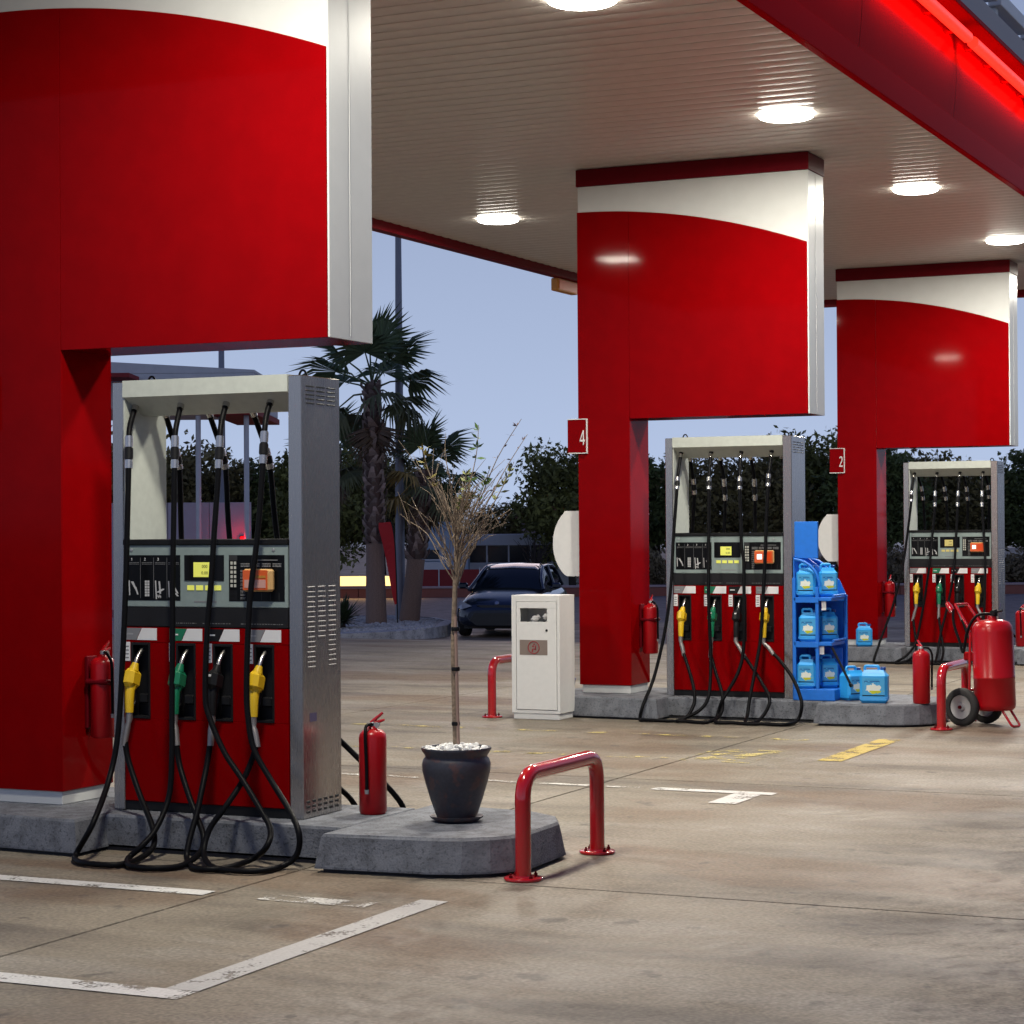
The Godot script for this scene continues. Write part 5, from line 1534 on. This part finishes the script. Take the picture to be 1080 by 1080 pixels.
func build_bed() -> void:
	# kerbed planting bed with gravel, a spiky shrub and three palms
	var out := [[-11.0, 40.9], [-3.2, 41.0], [-2.45, 41.6], [-1.75, 42.7], [-1.35, 44.3], [-1.25, 46.3], [-1.7, 48.2], [-2.6, 49.3], [-11.0, 49.6]]
	var lo := PackedVector2Array(); var inn := PackedVector2Array()
	var c := far(-6.0, 45.2)
	for q in out:
		var p := far(q[0], q[1])
		var v2 := Vector2(p.x, p.z)
		lo.append(v2)
		inn.append(v2 + (Vector2(c.x, c.z) - v2).normalized() * 0.22)
	var k := mb()
	k.loft_y(lo, lo, -0.56, -0.275, false)
	var n := lo.size()
	for i in n:
		var j := (i + 1) % n
		k.quad(Vector3(lo[i].x, -0.275, lo[i].y), Vector3(lo[j].x, -0.275, lo[j].y), Vector3(inn[j].x, -0.255, inn[j].y), Vector3(inn[i].x, -0.255, inn[i].y), Vector3.UP)
	struct("bed_kerb", k, M.painted_kerb)
	var g := mb()
	var gi := PackedVector2Array()
	for q in inn: gi.append(q)
	g.loft_y(gi, gi, -0.5, -0.27)
	struct("planting_bed", g, M.gravel)
	rng.seed = 77
	var st := mb()
	for i in 2600:
		var a := rng.randf_range(-6.0, -1.5); var d := rng.randf_range(41.4, 49.0)
		if a > -1.6 - maxf(0.0, (42.9 - d)) * 0.9 or (d > 47.5 and a > -2.4): continue
		var r := rng.randf_range(0.02, 0.06)
		var p := far(a, d, -0.265)
		st.box(p, Vector3(r * 1.6, r, r * 1.3), r * 0.3, Basis(Vector3.UP, rng.randf() * 3.0))
	var sg := part(self, "gravel_stones", st, M.painted_kerb)
	tag(sg, "loose grey stones covering the planting bed round the palms", "gravel", "", "stuff")
	build_palm("tallest fan palm with thick rough trunk beside the steel dispenser side", far(-2.87, 45.4, -0.27), 5.05, VR * -0.06, 0.92, 0.205, 21, 0.34)
	build_palm("shorter fan palm with yellowing fronds right of the lamp post", far(-2.23, 46.4, -0.27), 3.25, VR * 0.38, 0.70, 0.205, 22, 0.42, 1, -0.55)
	build_palm("low fan palm half hidden behind the tallest palm's trunk", far(-4.35, 48.2, -0.27), 3.7, VR * 0.35, 0.62, 0.2, 23, 0.4)
	# yucca
	var t := thing("spiky_shrub", "dark spiky shrub at the left end of the kerbed bed", "shrub", far(-3.38, 42.9, -0.27))
	var r := RandomNumberGenerator.new()
	r.seed = 5
	var y := mb()
	for i in 150:
		var a := r.randf() * TAU; var e := r.randf_range(-0.1, 1.4)
		var d := Vector3(cos(a) * cos(e), sin(e), sin(a) * cos(e))
		var l := r.randf_range(0.4, 0.75)
		var w := d.cross(Vector3.UP).normalized() * 0.028
		y.col = Color(0.03, 0.05, 0.02) * r.randf_range(0.6, 1.5)
		var b := Vector3(0, 0.12, 0)
		var m := b + d * l * 0.5
		var tip := b + d * l + Vector3(0, -0.10 * l, 0)
		y.tri(b - w * 0.6, m + w, m - w, Vector3.UP); y.tri(b - w * 0.6, b + w * 0.6, m + w, Vector3.UP); y.tri(m - w, m + w, tip, Vector3.UP)
	part(t, "leaves", y, M.frond)
	var stem := mb()
	stem.tube([Vector3(0, -0.05, 0), Vector3(0, 0.16, 0)], 0.06, 8)
	part(t, "stem", stem, M.tree_bark)

# ---------- background trees ----------
func crown_mesh(sd: int, rx: float, ry: float, clumps: int, leaves: int, size: float, tone: Color) -> ArrayMesh:
	var r := RandomNumberGenerator.new()
	r.seed = sd
	var s := mb()
	for k in clumps:
		var d := Vector3(r.randf_range(-1, 1), r.randf_range(-1, 1), r.randf_range(-1, 1))
		if d.length() > 1.0 or d.length() < 0.15:
			d = d.normalized() * r.randf_range(0.45, 0.95)
		var c := Vector3(d.x * rx, d.y * ry, d.z * rx)
		var cr := r.randf_range(0.20, 0.36) * rx
		var tn := tone * r.randf_range(0.65, 1.35)
		for j in leaves:
			var q := Vector3(r.randfn(), r.randfn() * 0.75, r.randfn()).limit_length(2.3) * cr * 0.5
			var n := Vector3(r.randf_range(-1, 1), r.randf_range(-0.3, 1), r.randf_range(-1, 1)).normalized()
			var x := n.cross(Vector3(r.randf() - 0.5, r.randf() - 0.5, r.randf() - 0.5)).normalized()
			var y := n.cross(x)
			var l := size * r.randf_range(0.6, 1.5)
			s.col = tn * r.randf_range(0.7, 1.3)
			s.tri(c + q - x * l * 0.4, c + q + x * l * 0.4, c + q + y * l, n)
			s.tri(c + q - x * l * 0.35 + n * l * 0.2, c + q + x * l * 0.35, c + q - y * l * 0.8, n)
	return s.mesh()

func build_tree(label: String, group: String, at: Vector3, h: float, crown: ArrayMesh, cy: float, sc: Vector3, turn: float) -> void:
	var t := thing("evergreen_tree", label, "tree", at, turn, group)
	var s := mb()
	s.tube(curve([Vector3(0, -0.1, 0), Vector3(0.08, h * 0.3, 0.03), Vector3(0.0, h * 0.55, 0), Vector3(0.05, h * 0.8, 0)], 3), [0.16, 0.15, 0.14, 0.135, 0.13, 0.12, 0.11, 0.09, 0.07, 0.05], 8)
	for k in 5:
		var a := k * 1.3
		s.tube([Vector3(0.03, h * (0.35 + 0.07 * k), 0), Vector3(cos(a) * h * 0.14, h * (0.5 + 0.07 * k), sin(a) * h * 0.14), Vector3(cos(a) * h * 0.24, h * (0.58 + 0.07 * k), sin(a) * h * 0.24)], [0.06, 0.045, 0.02], 6, false)
	part(t, "trunk", s, M.tree_bark)
	var c := part(t, "crown", crown, M.conifer, Vector3(0, cy, 0))
	c.scale = sc

func build_far() -> void:
	# low terracotta wall and the light strip on it
	var yaw := atan2(-VR.z, VR.x)
	var wall := thing("low_wall", "low terracotta wall along the far side of the road", "wall", far(-4, 70.2, -0.52), yaw)
	for k in 20:
		bx(wall, "wall_section", M.terracotta, Vector3(-45 + k * 4.4, 0, -0.15), Vector3(-45 + k * 4.4 + 4.38, 0.30, 0.15), 0.01)
	bx(wall, "coping", M.render_pink, Vector3(-45, 0.301, -0.19), Vector3(43, 0.37, 0.19), 0.01)
	var ls := thing("light_strip", "glowing warm strip light on the low wall behind the palms", "strip light", far(-5.3, 69.8, -0.12), yaw)
	bx(ls, "housing", M.steel_grey, Vector3(-2.3, 0.0, -0.06), Vector3(2.3, 0.36, 0.0), 0.01)
	bx(ls, "lamp_strip", M.warm_strip, Vector3(-2.28, 0.01, 0.0005), Vector3(2.28, 0.32, 0.03), 0.004)
	var al := AreaLight3D.new()
	al.name = "strip_glow"
	al.area_size = Vector2(4.5, 0.3); al.area_normalize_energy = true
	al.light_color = Color(1.0, 0.78, 0.48); al.light_energy = 3.0; al.shadow_enabled = true
	ls.add_child(al, true)
	al.position = Vector3(0, 0.16, 0.05)
	al.rotation.y = PI
	# service building seen through the nearest dispenser: white roof band, posts, lilac wall
	var sv := thing("service_building", "white roofed service building with lilac wall seen through nearest dispenser", "building", far(-8.6, 60.0, -0.52), yaw)
	bx(sv, "roof_band", M.render_white, Vector3(-6.0, 5.62, -6.0), Vector3(1.45, 6.62, 0.0), 0.03)
	var rs := mb()
	rs.prism_z(PackedVector2Array([Vector2(-6.0, 6.621), Vector2(1.45, 6.621), Vector2(1.45, 6.70), Vector2(-6.0, 7.15)]), -6.0, 0.0)
	part(sv, "roof_upstand", rs, M.render_white)
	bx(sv, "roof_trim", M.fence_red, Vector3(0.2, 5.45, -6.0), Vector3(1.5, 5.615, 0.05), 0.01)
	bx(sv, "side_roof", M.fence_red, Vector3(-6.0, 6.4, 0.06), Vector3(-1.75, 6.52, 1.6), 0.01)
	for x in [-0.18, 1.17]:
		var p := mb()
		p.tube([Vector3(x, 0, -0.4), Vector3(x, 5.449, -0.4)], 0.075, 10)
		part(sv, "post", p, M.render_white)
	for k in 5: bx(sv, "wall_panel", M.wall_lilac, Vector3(-4.6 + k * 1.17, 0.0, -0.9), Vector3(-4.6 + k * 1.17 + 1.155, 3.02, -0.7), 0.008)
	var rl := thing("red_lamp", "small red lamp on the lilac service wall", "lamp", far(-7.55, 60.55, 1.45), yaw)
	bx(rl, "lamp_glass", M.red_lamp, Vector3(-0.09, -0.09, -0.02), Vector3(0.09, 0.09, 0.06), 0.02)
	bx(rl, "lamp_back", M.black_plastic, Vector3(-0.11, -0.11, -0.14), Vector3(0.11, 0.11, -0.0205), 0.01)
	var om := OmniLight3D.new()
	om.light_color = Color(1.0, 0.08, 0.14); om.light_energy = 0.25; om.light_size = 0.08; om.shadow_enabled = true; om.omni_range = 60.0; om.omni_attenuation = 2.0
	rl.add_child(om, true)
	om.position = Vector3(0, 0, 0.16)
	# lamp posts
	for q in [["tall grey lamp post rising behind the palm crowns", -2.44, 46.9, 11.5, 0.11], ["grey lamp post behind the nearest dispenser's top", -8.2, 61.0, 12.0, 0.12]]:
		var lp := thing("lamp_post", q[0], "lamp post", far(q[1], q[2], -0.52), yaw, "lamp posts")
		var s := mb()
		s.tube([Vector3.ZERO, Vector3(0, q[3] * 0.35, 0), Vector3(0, q[3], 0)], [q[4], q[4] * 0.85, q[4] * 0.45], 12)
		part(lp, "pole", s, M.post_grey)
		bx(lp, "base_plate", M.post_grey, Vector3(-0.2, -0.02, -0.2), Vector3(0.2, 0.03, 0.2), 0.01)
		var hd := mb()
		hd.tube([Vector3(0, q[3] - 0.02, 0), Vector3(0.9, q[3] + 0.15, 0)], 0.035, 8)
		hd.box(Vector3(1.2, q[3] + 0.15, 0), Vector3(0.7, 0.12, 0.3), 0.03)
		part(lp, "lamp_head", hd, M.post_grey)
	# feather flag
	var fl := thing("feather_flag", "tall red feather flag standing between the two palm trunks", "flag", far(-2.42, 45.0, -0.27), yaw)
	var fp := mb()
	fp.tube(curve([Vector3(0.02, 0, 0), Vector3(0.0, 0.9, 0), Vector3(-0.03, 1.7, 0), Vector3(-0.10, 2.12, 0), Vector3(-0.20, 2.17, 0)], 4), 0.014, 6)
	part(fl, "pole", fp, M.black_plastic)
	var fm := mb()
	var L := []; var Rr := []
	for k in 15:
		var q := k / 14.0
		var y := lerpf(0.42, 2.13, q)
		var xr := lerpf(0.012, -0.09, pow(q, 3.0))
		var w := 0.05 + 0.26 * pow(q, 0.8) * (1.0 if q < 0.93 else 0.85)
		var zz := 0.03 * sin(q * 9.0)
		Rr.append(Vector3(xr, y, 0)); L.append(Vector3(xr - w, y - 0.02, zz))
	for k in 14:
		fm.quad(L[k], Rr[k], Rr[k + 1], L[k + 1], Vector3(0, 0, 1))
		fm.quad(L[k] - Vector3(0, 0, 0.006), Rr[k] - Vector3(0, 0, 0.006), Rr[k + 1] - Vector3(0, 0, 0.006), L[k + 1] - Vector3(0, 0, 0.006), Vector3(0, 0, -1))
	part(fl, "cloth", fm, M.flag_cloth)
	# far buildings
	var b1 := thing("blue_house", "pale blue gabled house beyond the palms", "building", far(-2.6, 80, -0.55), yaw)
	var gb := mb()
	gb.prism_z(PackedVector2Array([Vector2(-0.9, 0), Vector2(0.95, 0), Vector2(0.95, 1.6), Vector2(0.35, 2.55), Vector2(-0.9, 2.55)]), -5.0, 0.0)
	part(b1, "wall", gb, M.render_blue)
	bx(b1, "corner_post", M.render_white, Vector3(-1.05, 0, 0.02), Vector3(-0.78, 2.4, 0.2), 0.01)
	var wn := bx(b1, "window", M.window_glass, Vector3(-0.70, 1.15, 0.004), Vector3(-0.12, 1.5, 0.05), 0.005)
	bx(wn, "sill", M.render_white, Vector3(-0.74, 1.10, 0.004), Vector3(-0.08, 1.148, 0.1), 0.005)
	bx(b1, "balcony", M.render_white, Vector3(-0.9, 0.62, 0.01), Vector3(0.1, 1.05, 0.6), 0.01)
	var b2 := thing("white_building", "long white building with dark window band behind the car", "building", far(1.7, 84, -0.55), yaw)
	bx(b2, "wall", M.render_white, Vector3(-3.6, 0, -6), Vector3(4.2, 0.95, 0.0), 0.01)
	bx(b2, "upper_wall", M.render_white, Vector3(-3.6, 1.62, -6), Vector3(4.2, 2.05, 0.0), 0.01)
	for k in 9:
		bx(b2, "window", M.window_glass, Vector3(-3.5 + k * 0.85, 0.951, -0.2), Vector3(-3.5 + k * 0.85 + 0.78, 1.619, -0.12))
		bx(b2, "mullion", M.render_white, Vector3(-3.57 + k * 0.85, 0.951, -0.15), Vector3(-3.51 + k * 0.85, 1.619, -0.05))
	var b3 := thing("pink_house", "pink rendered house behind the bare tree", "building", far(2.0, 90, -0.55), yaw)
	bx(b3, "wall", M.render_pink, Vector3(-1.6, 0, -5), Vector3(1.6, 2.7, 0), 0.02)
	var rf := mb()
	rf.prism_z(PackedVector2Array([Vector2(-1.9, 2.7), Vector2(1.9, 2.7), Vector2(0.9, 3.9), Vector2(-0.2, 3.9)]), -5.2, 0.25)
	part(b3, "roof", rf, M.terracotta)
	bx(b3, "window", M.window_glass, Vector3(-0.9, 1.2, 0.002), Vector3(-0.3, 2.0, 0.03))
	var fe := thing("red_fence", "dark red panel fence in front of the pale blue house", "fence", far(-2.1, 76, -0.53), yaw)
	for k in 5: bx(fe, "panel", M.fence_red, Vector3(-1.2 + k * 0.72, 0, -0.03), Vector3(-1.2 + k * 0.72 + 0.69, 0.82, 0.03), 0.008)
	for k in 6: bx(fe, "post", M.render_white, Vector3(-1.23 + k * 0.72, 0, -0.05), Vector3(-1.19 + k * 0.72, 0.9, 0.05))
	# bare tree
	var bt := thing("bare_tree", "small leafless dark tree in front of the pink house", "tree", far(0.85, 79, -0.53), 0.0)
	var r := RandomNumberGenerator.new()
	r.seed = 31
	var tk := mb()
	tk.tube([Vector3.ZERO, Vector3(0.03, 0.5, 0), Vector3(0, 0.95, 0)], [0.09, 0.075, 0.06], 8)
	part(bt, "trunk", tk, M.tree_bark)
	var tb := mb()
	for k in 22:
		var a := r.randf() * TAU; var e := r.randf_range(0.5, 1.35)
		var d := Vector3(cos(a) * cos(e), sin(e), sin(a) * cos(e))
		var b0 := Vector3(0, r.randf_range(0.6, 1.0), 0)
		var l := r.randf_range(0.6, 1.25)
		tb.tube([b0, b0 + d * l * 0.5, b0 + d * l + Vector3.UP * 0.1], [0.032, 0.022, 0.008], 5, false)
		for j in 3:
			var q := b0 + d * l * r.randf_range(0.3, 0.9)
			var d2 := (d + Vector3(r.randf_range(-0.8, 0.8), r.randf_range(-0.2, 0.8), r.randf_range(-0.8, 0.8))).normalized()
			tb.tube([q, q + d2 * r.randf_range(0.2, 0.5)], [0.012, 0.005], 4, false)
	part(bt, "crown", tb, M.tree_bark).set_meta("kind", "stuff")
	# evergreen belt
	var ca := crown_mesh(1, 2.3, 2.3, 120, 85, 0.14, Color(0.145, 0.145, 0.036))
	var cb := crown_mesh(2, 2.6, 2.0, 130, 85, 0.135, Color(0.165, 0.13, 0.045))
	var cc := crown_mesh(3, 2.0, 2.6, 120, 85, 0.14, Color(0.11, 0.135, 0.04))
	var cm := [ca, cb, cc]
	# [pixel-free places: metres right, metres away, height scale, width scale, kind, where]
	var tr := [
		[-16.2, 84, 1.10, 1.1, 0, "left of the first column"], [-12.3, 82, 1.02, 1.15, 1, "leftmost seen through the nearest dispenser"], [-9.3, 83, 0.93, 1.0, 2, "second seen through the nearest dispenser"], [-7.0, 80, 1.02, 1.0, 0, "between nearest dispenser and the palms"], [-5.0, 84, 0.94, 0.95, 1, "behind the tallest palm's trunk"],
		[-3.6, 88, 0.92, 0.9, 2, "behind the shorter palm"], [-0.1, 92, 0.62, 0.75, 1, "behind the potted tree"], [2.3, 82, 1.00, 1.0, 0, "left of the second column, round topped"], [5.6, 84, 0.95, 0.95, 2, "right of the second column"], [8.4, 82, 0.93, 1.05, 1, "first seen through the second dispenser"],
		[11.6, 84, 1.10, 1.1, 0, "over the blue can rack"], [13.4, 80, 1.0, 0.95, 2, "left of the third column"], [15.6, 84, 0.95, 1.1, 1, "right of the third column"], [18.2, 86, 0.84, 0.9, 0, "seen through the farthest dispenser"], [20.4, 84, 0.96, 1.1, 2, "right of the farthest dispenser"], [23.4, 82, 1.05, 1.1, 1, "at the right edge of view"], [28.0, 80, 1.15, 1.2, 0, "first past the right edge"], [32.5, 76, 1.2, 1.2, 1, "second past the right edge"], [36.5, 70, 1.2, 1.2, 2, "third past the right edge"]]
	for q in tr:
		build_tree("dark evergreen tree beyond the road, %s" % q[5], "evergreens beyond the road", far(q[0], q[1], -0.55), 5.2 * q[2], cm[q[4]], 3.35 * q[2], Vector3(q[3], q[2] * (0.98 if q[4] != 2 else 0.85), q[3]), q[0] * 1.7)
	# hedges in front of the belt
	var hm := crown_mesh(7, 1.5, 0.75, 120, 60, 0.10, Color(0.17, 0.13, 0.07))
	for q in [[9.0, 72.5, "behind the second dispenser"], [12.1, 72.4, "behind the blue can rack"], [15.0, 72.3, "between third column and farthest dispenser"], [18.0, 72.5, "behind the farthest dispenser"], [20.8, 72.0, "right of the farthest dispenser"], [23.6, 72.4, "at the right edge"], [3.9, 72.4, "beside the second column"]]:
		var hg := thing("hedge_bush", "brownish low hedge bush %s" % q[2], "hedge", far(q[0], q[1], -0.5), q[0], "hedge bushes")
		part(hg, "foliage", hm, M.conifer, Vector3(0, 0.62, 0))
		var stm := mb()
		stm.tube([Vector3(0, -0.05, 0), Vector3(0, 0.5, 0)], 0.07, 6)
		part(hg, "stem", stm, M.tree_bark)

# the station's shop faces the canopy's lit side, out of view to the right
func build_shop() -> void:
	var t := thing("station_shop", "long station shop facing the canopy's red fascia", "building", Vector3(7.5, 0, -17))
	bx(t, "wall", M.render_white, Vector3(0.3, 0, -24), Vector3(8, 4.3, 15), 0.02)
	for k in 13:
		bx(t, "window", M.window_glass, Vector3(0.26, 0.35, -23.4 + k * 2.95), Vector3(0.298, 2.9, -23.4 + k * 2.95 + 2.7), 0.005)
	bx(t, "roof_band", M.dark_red_trim, Vector3(-0.6, 4.301, -24.4), Vector3(8.2, 5.3, 15.4), 0.02)

const LAMP_ENERGY := 22.5

func _ready() -> void:
	rng.seed = 1
	# camera
	var cam := Camera3D.new()
	cam.name = "camera"
	var right := Vector3(0.90882927, -0.00645625, -0.41711829)
	var up := Vector3(0.00926455, 0.999946, 0.00470847)
	var fwd := Vector3(-0.41706537, 0.00814361, -0.90884001)
	cam.transform = Transform3D(Basis(right, up, -fwd).orthonormalized(), Vector3(0, 1.4923 + P, 0))
	cam.fov = 26.7215
	cam.far = 600.0
	cam.near = 0.05
	add_child(cam)
	cam.current = true
	VF = Vector3(fwd.x, 0, fwd.z).normalized()
	VR = Vector3(-VF.z, 0, VF.x)
	# dusk sky
	var we := WorldEnvironment.new()
	we.name = "environment"
	var e := Environment.new()
	var sky := Sky.new()
	var sm := ProceduralSkyMaterial.new()
	sm.sky_top_color = Color(0.20, 0.26, 0.46)
	sm.sky_horizon_color = Color(0.72, 0.785, 0.905)
	sm.sky_curve = 0.27
	sm.ground_bottom_color = Color(0.22, 0.20, 0.20)
	sm.ground_horizon_color = Color(0.45, 0.45, 0.52)
	sm.sun_angle_max = 1.0
	sky.sky_material = sm
	e.background_mode = Environment.BG_SKY
	e.sky = sky
	e.background_energy_multiplier = 1.18
	e.tonemap_mode = Environment.TONE_MAPPER_LINEAR
	e.tonemap_exposure = 0.86
	e.sdfgi_enabled = true
	e.ssao_enabled = true
	e.ssil_enabled = true
	we.environment = e
	add_child(we)
	# the sun is down: a faint soft afterglow
	var sun := DirectionalLight3D.new()
	sun.name = "sun"
	sun.light_energy = 0.03
	sun.light_angular_distance = 20.0
	sun.light_color = Color(1.0, 0.85, 0.78)
	sun.shadow_enabled = true
	sun.sky_mode = DirectionalLight3D.SKY_MODE_LIGHT_ONLY
	sun.rotation_degrees = Vector3(-14, 205, 0)
	add_child(sun)

	make_materials()
	extra_materials()
	build_ground()
	var nth := ["nearest", "second", "farthest"]
	build_canopy()
	for i in 3:
		build_island(i, "grey concrete kerb island under the %s dispenser" % nth[i])
		build_column(i, "red and white portal column standing by the %s dispenser" % nth[i])
	for i in 3:
		build_dispenser(i, ["nearest four hose fuel dispenser with stainless side, orange card reader", "second fuel dispenser, beside the blue can rack", "farthest fuel dispenser behind the wheeled extinguisher"][i])
	var hs := [H1, H2, H3]
	var nzn := ["yellow nozzle, leftmost", "green nozzle", "black nozzle", "yellow nozzle, rightmost"]
	for i in 3:
		for k in 4:
			build_hose(i, k, hs[i][k], false, "black hose with %s on the %s dispenser" % [nzn[k], nth[i]])
	var rn := ["first", "second", "third", "fourth"]
	for i in 3:
		for k in 4:
			build_hose(i, k, hs[(i + 1) % 3][k], true, "black hose on the %s dispenser's far side, %s from the left" % [nth[i], rn[k]])
	build_extinguisher("red fire extinguisher standing on the kerb right of the nearest dispenser", Vector3(-5.42, P + 0.001, -10.03), 0.073, 0.50, 0.45)
	build_extinguisher("red fire extinguisher on the far island at the right edge of view", Vector3(-5.43, P + 0.001, -10.05 - 2 * S), 0.073, 0.50, 0.45)
	build_extinguisher("red fire extinguisher standing behind the red hoop near the wheeled one", Vector3(-4.47, P + 0.001, -18.02), 0.073, 0.50, 2.4)
	for i in 3:
		build_extinguisher("red fire extinguisher hung on the side of the %s red column" % nth[i], Vector3(-7.06, P + 0.355, -9.93 - S * i), 0.070, 0.50, PI / 2, true)
	build_wheeled_extinguisher()
	build_hoop("red tubular guard hoop in the foreground beside the potted tree", -4.28, -9.43, -10.36)
	build_hoop("red tubular guard hoop behind the white litter cabinet", -8.24, -17.5, -18.45)
	build_hoop("red tubular guard hoop in front of the wheeled extinguisher", -4.23, -17.72, -18.62)
	build_sign(0, "")
	build_sign(1, "4")
	build_sign(2, "2")
	build_towel_box(1, "white bow fronted dispenser on the left side of the middle column")
	build_towel_box(2, "white bow fronted dispenser on the left side of the farthest column")
	build_bin()
	build_bucket()
	build_rack()
	build_potted_tree()
	build_car()
	build_bed()
	build_far()
	build_shop()

func extra_materials() -> void:
	mat("parapet", lin(0.40, 0.37, 0.35), 0.6)
	mat("stainless_louvre", lin(0.34, 0.33, 0.32), 0.62, 0.8)
	mat("dull_metal", lin(0.30, 0.28, 0.27), 0.5, 0.8)
	var rs := mat("red_satin", lin(0.36, 0.004, 0.008), 0.28)
	rs.metallic_specular = 0.4
	mat("sticker", lin(0.10, 0.08, 0.16), 0.5)
	mat("lcd_ink", lin(0.10, 0.10, 0.03), 0.5)
	var ld := mat("lcd_dim", Color(0.7, 0.65, 0.4), 0.3)
	ld.emission_enabled = true; ld.emission = Color(0.8, 0.72, 0.42); ld.emission_energy_multiplier = 0.3
	mat("reader_print", lin(0.55, 0.30, 0.26), 0.5)
	mat("reader_ochre", lin(0.45, 0.20, 0.03), 0.5)
	mat("orange_case", lin(0.55, 0.22, 0.03), 0.5)
	mat("brown_plate", lin(0.24, 0.19, 0.16), 0.45)
	mat("emblem_red", lin(0.30, 0.02, 0.03), 0.5)
	mat("blue_cap", lin(0.01, 0.06, 0.25), 0.4)
	mat("tan_cane", lin(0.30, 0.20, 0.16), 0.8)
	mat("post_grey", lin(0.22, 0.23, 0.28), 0.5, 0.3)
